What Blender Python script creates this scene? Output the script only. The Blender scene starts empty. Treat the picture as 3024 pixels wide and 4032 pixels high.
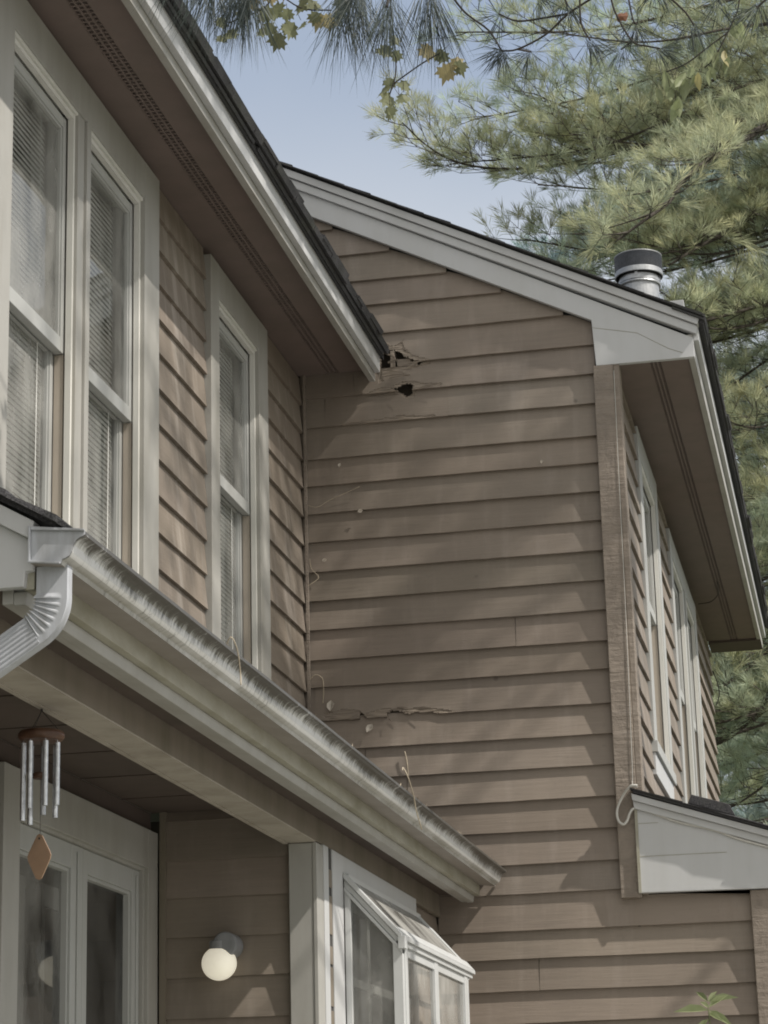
import bpy, bmesh, math, random
import numpy as np
from mathutils import Vector, Matrix
random.seed(7); rng = np.random.default_rng(7)
S = bpy.context.scene
COL = S.collection

# ---------------------------------------------------------------- camera, sky, sun, exposure
def make_camera():
    yaw, pitch, roll = -0.196886748, 0.282431299, -0.025856088
    f = Vector((math.sin(yaw)*math.cos(pitch), math.cos(yaw)*math.cos(pitch), math.sin(pitch)))
    r0 = f.cross(Vector((0, 0, 1))).normalized(); u0 = r0.cross(f)
    r = math.cos(roll)*r0 + math.sin(roll)*u0
    u = -math.sin(roll)*r0 + math.cos(roll)*u0
    cd = bpy.data.cameras.new('camera'); c = bpy.data.objects.new('camera', cd); COL.objects.link(c)
    m = Matrix((( r.x, u.x, -f.x, 0), (r.y, u.y, -f.y, 0), (r.z, u.z, -f.z, 1.6), (0, 0, 0, 1)))
    c.matrix_world = m
    cd.sensor_fit = 'VERTICAL'; cd.sensor_height = 36.0; cd.sensor_width = 27.0
    cd.lens = 9200.0/4032.0*36.0
    cd.clip_start = 0.05; cd.clip_end = 2000
    S.camera = c
make_camera()
SUN = Vector((3.3, -1.0, 4.0)).normalized()
w = bpy.data.worlds.new('World'); S.world = w; w.use_nodes = True
nt = w.node_tree; nt.nodes.clear()
sky = nt.nodes.new('ShaderNodeTexSky'); sky.sky_type = 'NISHITA'; sky.sun_disc = False
sky.sun_elevation = math.asin(SUN.z); sky.sun_rotation = math.atan2(SUN.x, SUN.y)
sky.air_density = 1.0; sky.dust_density = 2.5; sky.ozone_density = 1.0
veil = nt.nodes.new('ShaderNodeMixRGB'); veil.blend_type = 'MIX'          # thin high haze: the sky is pale
veil.inputs['Fac'].default_value = 0.45; veil.inputs['Color2'].default_value = (5.3, 6.1, 7.35, 1)
bg = nt.nodes.new('ShaderNodeBackground'); bg.inputs['Strength'].default_value = 0.1
wo = nt.nodes.new('ShaderNodeOutputWorld')
# bright white cloud bank added behind the camera and sunward as fill light; ahead the haze is thin and blue
tc = nt.nodes.new('ShaderNodeTexCoord'); dt = nt.nodes.new('ShaderNodeVectorMath'); dt.operation = 'DOT_PRODUCT'
nt.links.new(tc.outputs['Generated'], dt.inputs[0]); dt.inputs[1].default_value = Vector((.55, -.80, .25)).normalized()
cr = nt.nodes.new('ShaderNodeMapRange'); cr.interpolation_type = 'SMOOTHSTEP'; nt.links.new(dt.outputs['Value'], cr.inputs[0])
cr.inputs['From Min'].default_value = -.25; cr.inputs['From Max'].default_value = .75; cr.inputs['To Min'].default_value = 0; cr.inputs['To Max'].default_value = 1
cn = nt.nodes.new('ShaderNodeTexNoise'); cn.inputs['Scale'].default_value = 2.2; cn.inputs['Detail'].default_value = 6
nt.links.new(tc.outputs['Generated'], cn.inputs['Vector'])
hz = nt.nodes.new('ShaderNodeSeparateXYZ'); nt.links.new(tc.outputs['Generated'], hz.inputs[0])
hm = nt.nodes.new('ShaderNodeMapRange'); hm.interpolation_type = 'SMOOTHSTEP'; nt.links.new(hz.outputs['Z'], hm.inputs[0])
hm.inputs['From Min'].default_value = .475; hm.inputs['From Max'].default_value = .35; hm.inputs['To Min'].default_value = 0; hm.inputs['To Max'].default_value = .85
ha = nt.nodes.new('ShaderNodeMath'); ha.operation = 'MULTIPLY_ADD'; nt.links.new(cn.outputs['Fac'], ha.inputs[0]); ha.inputs[1].default_value = .8; ha.inputs[2].default_value = -.42
hb = nt.nodes.new('ShaderNodeMath'); hb.operation = 'ADD'; hb.use_clamp = True; nt.links.new(ha.outputs[0], hb.inputs[0]); nt.links.new(hm.outputs[0], hb.inputs[1])
wh = nt.nodes.new('ShaderNodeMixRGB'); nt.links.new(hb.outputs[0], wh.inputs['Fac']); nt.links.new(veil.outputs[0], wh.inputs['Color1']); wh.inputs['Color2'].default_value = (5.7, 6.05, 6.5, 1)
cw = nt.nodes.new('ShaderNodeMixRGB'); nt.links.new(cr.outputs[0], cw.inputs['Fac'])
cw.inputs['Color2'].default_value = (8.6, 8.5, 8.3, 1)
nt.links.new(wh.outputs[0], cw.inputs['Color1'])
nt.links.new(sky.outputs[0], veil.inputs['Color1']); nt.links.new(cw.outputs[0], bg.inputs[0]); nt.links.new(bg.outputs[0], wo.inputs[0])
sl = bpy.data.lights.new('sun', 'SUN'); sl.energy = 4.2; sl.angle = math.radians(0.8); sl.color = (1.0, 0.945, 0.875)
so = bpy.data.objects.new('sun', sl); COL.objects.link(so)
so.rotation_euler = SUN.to_track_quat('Z', 'Y').to_euler()
S.view_settings.view_transform = 'Standard'; S.view_settings.look = 'None'
S.view_settings.exposure = 0.2; S.view_settings.gamma = 1.0
S.cycles.use_denoising = True
S.cycles.max_bounces = 8; S.cycles.transparent_max_bounces = 12
S.render.filter_size = 1.6 if hasattr(S.render, 'filter_size') else 1.5
S.cycles.filter_width = 1.9

# ---------------------------------------------------------------- materials
def nodes(name):
    m = bpy.data.materials.new(name); m.use_nodes = True
    t = m.node_tree; t.nodes.clear()
    o = t.nodes.new('ShaderNodeOutputMaterial'); p = t.nodes.new('ShaderNodeBsdfPrincipled')
    t.links.new(p.outputs[0], o.inputs[0])
    return m, t, p, o
def noise(t, scale, stretch=(1, 1, 1), detail=5, rough=0.55, dist=0.0, src=None):
    g = t.nodes.new('ShaderNodeNewGeometry') if src is None else src
    mp = t.nodes.new('ShaderNodeMapping'); mp.inputs['Scale'].default_value = stretch
    t.links.new(g.outputs['Position'], mp.inputs['Vector'])
    n = t.nodes.new('ShaderNodeTexNoise'); n.inputs['Scale'].default_value = scale
    n.inputs['Detail'].default_value = detail; n.inputs['Roughness'].default_value = rough; n.inputs['Distortion'].default_value = dist
    t.links.new(mp.outputs[0], n.inputs['Vector'])
    return n.outputs['Fac']
def ramp(t, src, a, b, ca=(0, 0, 0, 1), cb=(1, 1, 1, 1)):
    r = t.nodes.new('ShaderNodeValToRGB'); r.color_ramp.elements[0].position = a; r.color_ramp.elements[1].position = b
    r.color_ramp.elements[0].color = ca; r.color_ramp.elements[1].color = cb
    t.links.new(src, r.inputs[0]); return r.outputs[0]
def mix(t, fac, a, b, mode='MIX'):
    n = t.nodes.new('ShaderNodeMixRGB'); n.blend_type = mode
    for k, v in (('Fac', fac), ('Color1', a), ('Color2', b)):
        if hasattr(v, 'links') or hasattr(v, 'is_linked'): t.links.new(v, n.inputs[k])
        else: n.inputs[k].default_value = v if k == 'Fac' else (v[0], v[1], v[2], 1)
    return n.outputs[0]
def bump(t, p, h, strength=0.3, dist=0.01):
    b = t.nodes.new('ShaderNodeBump'); b.inputs['Strength'].default_value = strength; b.inputs['Distance'].default_value = dist
    t.links.new(h, b.inputs['Height']); t.links.new(b.outputs[0], p.inputs['Normal'])
def mul(t, a, k):
    n = t.nodes.new('ShaderNodeMath'); n.operation = 'MULTIPLY'
    t.links.new(a, n.inputs[0])
    if isinstance(k, (int, float)): n.inputs[1].default_value = k
    else: t.links.new(k, n.inputs[1])
    return n.outputs[0]
def attr(t, name):
    a = t.nodes.new('ShaderNodeAttribute'); a.attribute_name = name; return a.outputs['Color']

def mat_siding(name, axis, base, dust):
    m, t, p, o = nodes(name)
    st = (0.7, 9, 14) if axis == 'x' else (9, 0.7, 14)
    grain = noise(t, 6, st, 6, 0.65, 0.6)
    big = noise(t, 1.6, (1, 1, 1), 5, 0.6)
    vert = noise(t, 3, (4, 4, 0.55), 4, 0.6)
    fine = noise(t, 60, (1, 1, 1), 3)
    c = mix(t, ramp(t, big, .35, .7), [x*1.08 for x in base], [x*0.80 for x in base])
    c = mix(t, mul(t, ramp(t, grain, .42, .75), .35), c, [x*1.22 for x in base])
    c = mix(t, mul(t, ramp(t, vert, .52, .72), dust), c, (0.36, 0.32, 0.28))
    c = mix(t, mul(t, ramp(t, fine, .62, .8), .25), c, [x*0.6 for x in base])
    gk = t.nodes.new('ShaderNodeNewGeometry'); vk = t.nodes.new('ShaderNodeTexVoronoi'); vk.inputs['Scale'].default_value = 2.3; t.links.new(gk.outputs['Position'], vk.inputs['Vector'])
    c = mix(t, mul(t, ramp(t, vk.outputs['Distance'], .016, .032, (1, 1, 1, 1), (0, 0, 0, 1)), .6), c, [x*.45 for x in base])
    c = mix(t, 1.0, c, attr(t, 'tint'), 'MULTIPLY')
    t.links.new(c, p.inputs['Base Color']); p.inputs['Roughness'].default_value = .62
    p.inputs['Specular IOR Level'].default_value = .3
    bump(t, p, grain, .35, .004)
    return m
def mat_paint(name, base, grime=(0.36, 0.34, 0.27), amount=.35, rough=.5, scale=2.2, streak=(3, 3, .6), speck=.0):
    m, t, p, o = nodes(name)
    a = noise(t, scale, streak, 6, .62, .3); b = noise(t, 9, (1, 1, 1), 5, .6); f = noise(t, 70, (1, 1, 1), 3)
    c = mix(t, mul(t, ramp(t, a, .42, .75), amount), base, grime)
    c = mix(t, mul(t, ramp(t, b, .5, .8), amount*.6), c, [x*.72 for x in base])
    c = mix(t, mul(t, ramp(t, f, .66, .8), .12+speck), c, [x*.5 for x in grime])
    t.links.new(c, p.inputs['Base Color']); p.inputs['Roughness'].default_value = rough
    p.inputs['Specular IOR Level'].default_value = .3
    bump(t, p, b, .12, .004)
    return m
def mat_plain(name, base, rough=.6, var=.25, scale=12, metal=0, spec=.4):
    m, t, p, o = nodes(name)
    a = noise(t, scale)
    c = mix(t, ramp(t, a, .3, .75), [x*(1-var) for x in base], [min(1, x*(1+var)) for x in base])
    t.links.new(c, p.inputs['Base Color']); p.inputs['Roughness'].default_value = rough; p.inputs['Metallic'].default_value = metal
    p.inputs['Specular IOR Level'].default_value = spec
    bump(t, p, a, .15, .003)
    return m
BROWN = (0.222, 0.186, 0.151)
M = {}
M['siding_x'] = mat_siding('brown stained clapboard', 'x', BROWN, .22)
M['siding_y'] = mat_siding('brown stained clapboard side', 'y', BROWN, .75)
M['post'] = None
def mat_roughsawn():
    m, t, p, o = nodes('rough sawn brown board')
    g = noise(t, 5, (3, 3, 2.2), 8, .7, .6); h = noise(t, 14, (.5, .5, 3.2), 5, .65); b = noise(t, 2.5)
    c = mix(t, ramp(t, g, .35, .7), [x*.88 for x in BROWN], [x*1.2 for x in BROWN])
    c = mix(t, mul(t, ramp(t, h, .58, .8), .35), c, (.36, .32, .28))
    t.links.new(c, p.inputs['Base Color']); p.inputs['Roughness'].default_value = .75
    s = t.nodes.new('ShaderNodeMath'); s.operation = 'ADD'; t.links.new(g, s.inputs[0]); t.links.new(h, s.inputs[1])
    bump(t, p, s.outputs[0], .8, .012)
    return m
M['post'] = mat_roughsawn()
M['soffit'] = mat_paint('brown soffit paint', (0.185, 0.145, 0.128), (0.13, 0.11, 0.09), .5, .7)
M['white'] = mat_paint('white trim paint', (0.49, 0.495, 0.495), (0.34, 0.335, 0.295), .25)
M['window_white'] = mat_paint('dusty window paint', (0.36, 0.352, 0.325), (0.225, 0.21, 0.172), .5)
M['algae'] = mat_paint('white paint with green algae', (0.36, 0.345, 0.285), (0.19, 0.175, 0.11), .75, .65, 2.6, (1.2, 1.2, 3))
M['porch_beam'] = mat_paint('weathered grey brown beam', (0.205, 0.175, 0.14), (0.13, 0.115, 0.08), .8, .75)
M['beam_trim'] = mat_paint('peeling beam edge with painted bounce light', (0.40, 0.365, 0.31), (0.22, 0.19, 0.15), .8, .7)
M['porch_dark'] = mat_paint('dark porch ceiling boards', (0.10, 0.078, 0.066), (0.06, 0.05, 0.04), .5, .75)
M['sash'] = mat_paint('white sash', (0.40, 0.405, 0.39), (0.27, 0.265, 0.225), .3)
M['jamb'] = mat_paint('inner white jamb', (0.66, 0.65, 0.61), (0.4, 0.39, 0.31), .3)
M['track'] = mat_paint('tan window track', (0.42, 0.37, 0.31), (0.3, 0.26, 0.21), .4)
M['vinyl'] = mat_paint('white aluminium frame', (0.53, 0.54, 0.535), (0.36, 0.36, 0.33), .3, .4)
M['galv'] = mat_plain('galvanised metal', (0.40, 0.41, 0.42), .45, .2, 30, .6)
M['mesh'] = mat_plain('dark wire mesh', (.13, .14, .16), .5, .15, 40, .5)
M['vent_dark'] = mat_plain('dusty vent cavity', (.16, .13, .115), .9, .3, 30)
M['sheath'] = mat_plain('old brown sheathing', (.085, .07, .055), .9, .3, 12)
M['dark'] = mat_plain('dark interior', (0.055, 0.052, 0.048), .9, .2, 4)
M['room'] = mat_plain('dim room wall', (0.34, 0.335, 0.315), .9, .15, 3)
M['blind'] = mat_plain('white blind slat', (0.84, 0.84, 0.80), .55, .05, 8)
M['rawwood'] = None
def mat_raw():
    m, t, p, o = nodes('bare splintered wood')
    g = noise(t, 9, (1.0, 1, 15), 7, .65, .5); b = noise(t, 14)
    c = mix(t, ramp(t, g, .35, .7), (.20, .165, .13), (.36, .30, .235))
    c = mix(t, mul(t, ramp(t, b, .35, .6), .75), c, BROWN)
    t.links.new(c, p.inputs['Base Color']); p.inputs['Roughness'].default_value = .85
    bump(t, p, g, .8, .01); return m
M['rawwood'] = mat_raw()
def mat_shingle():
    m, t, p, o = nodes('dark asphalt shingle')
    a = noise(t, 220, (1, 1, 1), 2); b = noise(t, 5)
    c = mix(t, ramp(t, a, .3, .75), (.022, .022, .025), (.085, .083, .085))
    c = mix(t, mul(t, ramp(t, b, .5, .75), .5), c, (.07, .075, .05))
    t.links.new(c, p.inputs['Base Color']); p.inputs['Roughness'].default_value = .95
    bump(t, p, a, .6, .004); return m
M['shingle'] = mat_shingle()
def mat_gutter():
    # white aluminium with black drip stains that start under the lip
    m, t, p, o = nodes('stained white gutter')
    g = t.nodes.new('ShaderNodeNewGeometry')
    sx = t.nodes.new('ShaderNodeSeparateXYZ'); t.links.new(g.outputs['Position'], sx.inputs[0])
    streak = noise(t, 9, (.5, 2.0, .25), 6, .75, .5, g); fine = noise(t, 42, (.5, 2.0, .5), 5, .75, .8, g); patch = noise(t, 1.3, (0, 1, 0), 5, .75, 0, g)
    mr = t.nodes.new('ShaderNodeMapRange'); t.links.new(sx.outputs['Z'], mr.inputs[0])
    mr.inputs['From Min'].default_value = 2.852; mr.inputs['From Max'].default_value = 2.902
    mr.inputs['To Min'].default_value = -.30; mr.inputs['To Max'].default_value = .20
    def add(a, b):
        n = t.nodes.new('ShaderNodeMath'); n.operation = 'ADD'; t.links.new(a, n.inputs[0])
        if isinstance(b, float): n.inputs[1].default_value = b
        else: t.links.new(b, n.inputs[1])
        return n.outputs[0]
    s = add(add(mul(t, streak, .30), mul(t, fine, .75)), mr.outputs[0])
    s = add(s, mul(t, patch, .8))
    k = ramp(t, s, .80, 1.26)
    low = t.nodes.new('ShaderNodeMapRange'); t.links.new(sx.outputs['Z'], low.inputs[0])
    low.inputs['From Min'].default_value = 2.862; low.inputs['From Max'].default_value = 2.849
    gr = mul(t, ramp(t, noise(t, 5, (1, 1, 1), 6, .7, 0, g), .25, .6), low.outputs[0])
    c = mix(t, ramp(t, patch, .3, .7), (.66, .665, .66), (.54, .53, .50))
    c = mix(t, mul(t, gr, .7), c, (.19, .175, .13))
    c = mix(t, k, c, (.075, .07, .06))
    drip = mul(t, ramp(t, noise(t, 30, (.4, 2.2, .35), 4, .8, 1.2, g), .56, .62), ramp(t, patch, .38, .55)); c = mix(t, mul(t, drip, .6), c, (.04, .037, .03))
    t.links.new(c, p.inputs['Base Color']); p.inputs['Roughness'].default_value = .42
    return m
M['gutter'] = mat_gutter()
M['gutter_clean'] = mat_paint('dull white aluminium', (0.42, 0.435, 0.46), (0.17, 0.165, 0.15), .75, .55, 7)
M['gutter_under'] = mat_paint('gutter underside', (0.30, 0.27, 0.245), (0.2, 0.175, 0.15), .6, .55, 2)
def mat_glass(name, tint=(1, 1, 1), refl=1.6, dirt_haze=.05, dust=(.46, .455, .425)):
    m, t, p, o = nodes(name); t.nodes.remove(p)
    tr = t.nodes.new('ShaderNodeBsdfTransparent'); tr.inputs[0].default_value = (tint[0], tint[1], tint[2], 1)
    gl = t.nodes.new('ShaderNodeBsdfGlossy'); gl.inputs['Roughness'].default_value = .02
    n = noise(t, 2.5, (1, 1, 1), 2)
    b = t.nodes.new('ShaderNodeBump'); b.inputs['Strength'].default_value = .06; b.inputs['Distance'].default_value = .02
    t.links.new(n, b.inputs['Height']); t.links.new(b.outputs[0], gl.inputs['Normal'])
    fr = t.nodes.new('ShaderNodeFresnel'); fr.inputs['IOR'].default_value = refl
    d = t.nodes.new('ShaderNodeBsdfDiffuse'); d.inputs[0].default_value = (*dust, 1)
    mx = t.nodes.new('ShaderNodeMixShader'); t.links.new(fr.outputs[0], mx.inputs[0]); t.links.new(tr.outputs[0], mx.inputs[1]); t.links.new(gl.outputs[0], mx.inputs[2])
    m2 = t.nodes.new('ShaderNodeMixShader'); t.links.new(mx.outputs[0], m2.inputs[1]); t.links.new(d.outputs[0], m2.inputs[2])
    t.links.new(mul(t, ramp(t, noise(t, 3.5, (1, 1, .7), 5, .6), .3, .8), dirt_haze*2), m2.inputs[0])
    t.links.new(m2.outputs[0], o.inputs[0]); return m
M['glass'] = mat_glass('window glass', (.96, .97, .96), 1.7, .34)  # diffuse film lightens the panes; whitish haze painted in
M['screen_glass'] = mat_glass('glass behind insect screen', (.55, .56, .57), 1.5, .12)
M['roof_glass'] = mat_glass('dusty sloped glass', (.85, .86, .84), 1.4, .75, (.27, .265, .245))
def mat_leaf(name, ca, cb, trans=.35, attrname='tint'):
    m, t, p, o = nodes(name)
    n = noise(t, 14)
    c = mix(t, ramp(t, n, .3, .7), ca, cb); c = mix(t, 1.0, c, attr(t, attrname), 'MULTIPLY')
    t.links.new(c, p.inputs['Base Color']); p.inputs['Roughness'].default_value = .5; p.inputs['Specular IOR Level'].default_value = .3
    tl = t.nodes.new('ShaderNodeBsdfTranslucent'); t.links.new(c, tl.inputs[0])
    mx = t.nodes.new('ShaderNodeMixShader'); mx.inputs[0].default_value = trans
    t.links.new(p.outputs[0], mx.inputs[1]); t.links.new(tl.outputs[0], mx.inputs[2]); t.links.new(mx.outputs[0], o.inputs[0])
    return m
M['needle'] = mat_leaf('pine needles', (.38, .425, .33), (.43, .465, .345), .55)
M['needle_far'] = mat_leaf('blue green needles', (.36, .43, .385), (.42, .475, .40), .55)
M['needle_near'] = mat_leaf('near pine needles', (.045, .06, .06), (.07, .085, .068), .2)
M['maple'] = mat_leaf('maple leaf', (.19, .21, .125), (.26, .27, .15), .5)
M['pale_leaf'] = mat_leaf('pale green leaf', (.23, .27, .13), (.32, .35, .20), .5)
M['bark'] = mat_plain('pine bark', (.065, .055, .045), .9, .35, 20)
M['twig'] = mat_plain('dark twig', (.032, .027, .022), .85, .3, 40)
M['dry'] = mat_plain('dry straw vine', (.42, .36, .27), .8, .25, 40)
M['dryleaf'] = mat_plain('bleached dead leaf', (.55, .50, .43), .8, .2, 30)
M['cable'] = mat_plain('white cable sheath', (.52, .51, .47), .45, .1, 20)
M['wire'] = mat_plain('dark wire', (.035, .03, .028), .6, .2, 20)
M['chime_wood'] = mat_plain('dark stained wood', (.10, .05, .03), .45, .4, 25)
M['sail_wood'] = mat_plain('pale wood', (.36, .24, .16), .6, .15, 20)
M['chime_metal'] = mat_plain('silver tube', (.60, .61, .62), .32, .25, 60, .85)
M['lamp_grey'] = mat_plain('grey lamp housing', (.22, .225, .23), .5, .15, 20)
def mat_globe():
    m, t, p, o = nodes('lit frosted globe')
    p.inputs['Base Color'].default_value = (.8, .78, .68, 1); p.inputs['Roughness'].default_value = .35
    p.inputs['Emission Color'].default_value = (1.0, .91, .72, 1); p.inputs['Emission Strength'].default_value = .36
    return m
M['globe'] = mat_globe()
M['ground'] = mat_plain('lawn', (.11, .12, .06), .95, .3, 3)
M['fill_bounce'] = mat_plain('pale bounce surface', (.42, .41, .385), .9, .12, 2)

# ---------------------------------------------------------------- mesh helpers
class MB:
    def __init__(s): s.v = []; s.f = []; s.mi = []; s.c = []
    def add(s, vs, fs, mi=0, col=(1, 1, 1)):
        b = len(s.v); s.v += [tuple(x) for x in vs]
        for f in fs: s.f.append(tuple(i+b for i in f)); s.mi.append(mi); s.c.append(col)
        return s
    def box(s, x0, x1, y0, y1, z0, z1, mi=0):
        vs = [(x, y, z) for x in (x0, x1) for y in (y0, y1) for z in (z0, z1)]
        return s.add(vs, [(0, 1, 3, 2), (4, 6, 7, 5), (0, 4, 5, 1), (2, 3, 7, 6), (0, 2, 6, 4), (1, 5, 7, 3)], mi)
    def prism(s, poly, axis, a, b, mi=0):
        # polygon in the plane across axis, run from a to b
        n = len(poly)
        def P(p, q): return {'y': (p[0], q, p[1]), 'x': (q, p[0], p[1]), 'z': (p[0], p[1], q)}[axis]
        vs = [P(p, a) for p in poly] + [P(p, b) for p in poly]
        fs = [tuple(range(n)), tuple(range(2*n-1, n-1, -1))] + [(i, (i+1) % n, (i+1) % n+n, i+n) for i in range(n)]
        return s.add(vs, fs, mi)
    def tube(s, pts, r, n=6, mi=0, col=(1, 1, 1), cap=True):
        pts = [Vector(p) for p in pts]; rs = r if isinstance(r, (list, tuple)) else [r]*len(pts)
        rings = []; prev = None
        for i, p in enumerate(pts):
            d = (pts[min(i+1, len(pts)-1)] - pts[max(i-1, 0)]).normalized()
            if prev is None:
                a = Vector((0, 0, 1)) if abs(d.z) < .9 else Vector((1, 0, 0)); u = d.cross(a).normalized()
            else: u = (prev - d*prev.dot(d)).normalized()
            prev = u; v = d.cross(u)
            rings.append([p + (u*math.cos(2*math.pi*k/n) + v*math.sin(2*math.pi*k/n))*rs[i] for k in range(n)])
        vs = [q for rg in rings for q in rg]; fs = []
        for i in range(len(pts)-1):
            for k in range(n): fs.append((i*n+k, i*n+(k+1) % n, (i+1)*n+(k+1) % n, (i+1)*n+k))
        if cap: fs += [tuple(range(n-1, -1, -1)), tuple(range((len(pts)-1)*n, len(pts)*n))]
        return s.add(vs, fs, mi, col)
    def lathe(s, prof, c, axis='z', n=32, mi=0):
        vs = []
        for r, h in prof:
            for k in range(n):
                a = 2*math.pi*k/n
                vs.append({'z': (c[0]+r*math.cos(a), c[1]+r*math.sin(a), c[2]+h), 'y': (c[0]+r*math.cos(a), c[1]+h, c[2]+r*math.sin(a))}[axis])
        fs = [(i*n+k, i*n+(k+1) % n, (i+1)*n+(k+1) % n, (i+1)*n+k) for i in range(len(prof)-1) for k in range(n)]
        fs += [tuple(range(n-1, -1, -1)), tuple(range((len(prof)-1)*n, len(prof)*n))]
        return s.add(vs, fs, mi)
    def build(s, name, mats, parent=None, bevel=0, smooth=False, tint=False):
        me = bpy.data.meshes.new(name); me.from_pydata(s.v, [], s.f); me.update()
        for m in (mats if isinstance(mats, (list, tuple)) else [mats]): me.materials.append(m)
        if any(s.mi): me.polygons.foreach_set('material_index', s.mi)
        bm = bmesh.new(); bm.from_mesh(me); bmesh.ops.recalc_face_normals(bm, faces=bm.faces) if not tint else None; bm.to_mesh(me); bm.free()
        ca = me.color_attributes.new('tint', 'FLOAT_COLOR', 'CORNER')
        arr = np.ones((len(me.loops), 4), dtype=np.float32)
        if tint:
            lt = np.array([len(f) for f in s.f]); arr[:, :3] = np.repeat(np.array(s.c, dtype=np.float32), lt, axis=0)
        ca.data.foreach_set('color', arr.ravel())
        if smooth: me.polygons.foreach_set('use_smooth', [True]*len(me.polygons))
        o = bpy.data.objects.new(name, me); COL.objects.link(o)
        if bevel:
            b = o.modifiers.new('edge', 'BEVEL'); b.width = bevel; b.segments = 2; b.limit_method = 'ANGLE'; b.angle_limit = math.radians(40)
        if parent is not None: attach(o, parent)
        return o
def root_offset(p):       # every part's mesh is in world coordinates; only a thing's own Empty is moved
    return Vector(p.location) if p.parent is None else Vector((0, 0, 0))
def attach(o, parent):
    o.parent = parent
    o.matrix_parent_inverse = Matrix.Translation(-root_offset(parent))
def fast_mesh(name, V, F, mat, parent, tint):
    # V (n,3), F (m,k) arrays, tint (m,3)
    me = bpy.data.meshes.new(name); k = F.shape[1]
    me.vertices.add(len(V)); me.vertices.foreach_set('co', V.astype(np.float32).ravel())
    me.loops.add(F.size); me.loops.foreach_set('vertex_index', F.astype(np.int32).ravel())
    me.polygons.add(len(F)); me.polygons.foreach_set('loop_start', np.arange(0, F.size, k, dtype=np.int32))
    me.update(calc_edges=True); me.validate()
    me.materials.append(mat)
    ca = me.color_attributes.new('tint', 'FLOAT_COLOR', 'CORNER')
    a = np.ones((F.size, 4), np.float32); a[:, :3] = np.repeat(tint, k, axis=0); ca.data.foreach_set('color', a.ravel())
    o = bpy.data.objects.new(name, me); COL.objects.link(o)
    if parent is not None: attach(o, parent)
    return o
def tag(o, label=None, cat=None, group=None, kind=None):
    for k, v in (('label', label), ('category', cat), ('group', group), ('kind', kind)):
        if v: o[k] = v
    return o
def thing(name, loc, label, cat, group=None):
    o = bpy.data.objects.new(name, None); o.location = loc; o.empty_display_size = .1; COL.objects.link(o)
    return tag(o, label, cat, group)
def node_part(name, parent):
    o = bpy.data.objects.new(name, None); COL.objects.link(o); o.empty_display_size = .05; attach(o, parent); return o
def pip(x, y, P):
    c = False; n = len(P); j = n-1
    for i in range(n):
        if (P[i][1] > y) != (P[j][1] > y) and x < (P[j][0]-P[i][0])*(y-P[i][1])/(P[j][1]-P[i][1])+P[i][0]: c = not c
        j = i
    return c

# ---------------------------------------------------------------- ground
g = MB(); g.add([(-600, -600, -.0), (600, -600, 0), (600, 600, 0), (-600, 600, 0)], [(0, 1, 2, 3)])
tag(g.build('ground', M['ground']), kind='structure')
g = MB(); g.add([(-1.2, -14, .01), (16, -14, .01), (16, 9.6, .01), (-1.2, 9.6, .01)], [(0, 1, 2, 3)])
tag(g.build('bounce_ground', M['fill_bounce']), kind='structure')  # unseen pale sheet added to bounce fill light up at the house

# ---------------------------------------------------------------- the house
H = thing('house', (-2.4, 7.0, 0), 'two storey brown clapboard house with white trim, porch on the left and gabled right wing', 'house')

def lap(mb, axis, plane, courses, segs_of, out=0.017, sign=-1, top=None, holes=None, seed=1):
    """clapboards: axis 'x' = board runs along x on the plane y=plane (faces -y); 'y' = runs along y on x=plane (faces +x).
    courses: bottom heights, falling; segs_of(zb, zt) -> list of (u0,u1, clip) ; clip(u) gives the highest z there or None."""
    R = random.Random(seed)
    for i, zb in enumerate(courses):
        zt = courses[i-1]+.018 if i else (top if top else zb+.137)
        shade = R.uniform(.91, 1.07); col = (shade*R.uniform(.985, 1.015), shade, shade*R.uniform(.985, 1.015))
        ph = R.uniform(0, 6); wob = R.uniform(.0006, .0018)
        parts = []
        for (u0, u1, clip) in segs_of(zb, zt):
            if u1-u0 > 1.1 and R.random() < .25:
                uj = R.uniform(u0+.25, u1-.25); parts += [(u0, uj-.0006, clip), (uj+.0006, u1, clip)]
            else: parts.append((u0, u1, clip))
        for (u0, u1, clip) in parts:
            if u1-u0 < .004: continue
            n = max(1, int((u1-u0)/.09)); prev = None
            for k in range(n+1):
                u = u0+(u1-u0)*k/n
                z0 = zb+wob*math.sin(u*4.1+ph)+R.uniform(-.0008, .0008)
                z1 = zt if clip is None else max(z0, min(zt, clip(u)))
                pr = out+.0012*math.sin(u*2.7+ph*2); fr = (z1-z0)/(zt-z0)
                pt = pr+(-.003-pr)*fr
                def P(n_, z): return (u, plane-n_, z) if axis == 'x' else (plane+n_, u, z)
                pts = [P(0, z0), P(pr, z0), P(pt, z1)]
                if prev is not None: 
                    fs = [(0, 1, 4, 3), (1, 2, 5, 4)]
                    mb.add(prev+pts, fs if axis == 'x' else [tuple(reversed(f)) for f in fs], 0, col)
                prev = pts
                if k in (0, n): mb.add(pts+[P(0, z1)], [(0, 1, 2, 3) if ((k == 0) == (axis == 'y')) else (3, 2, 1, 0)], 0, col)

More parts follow.
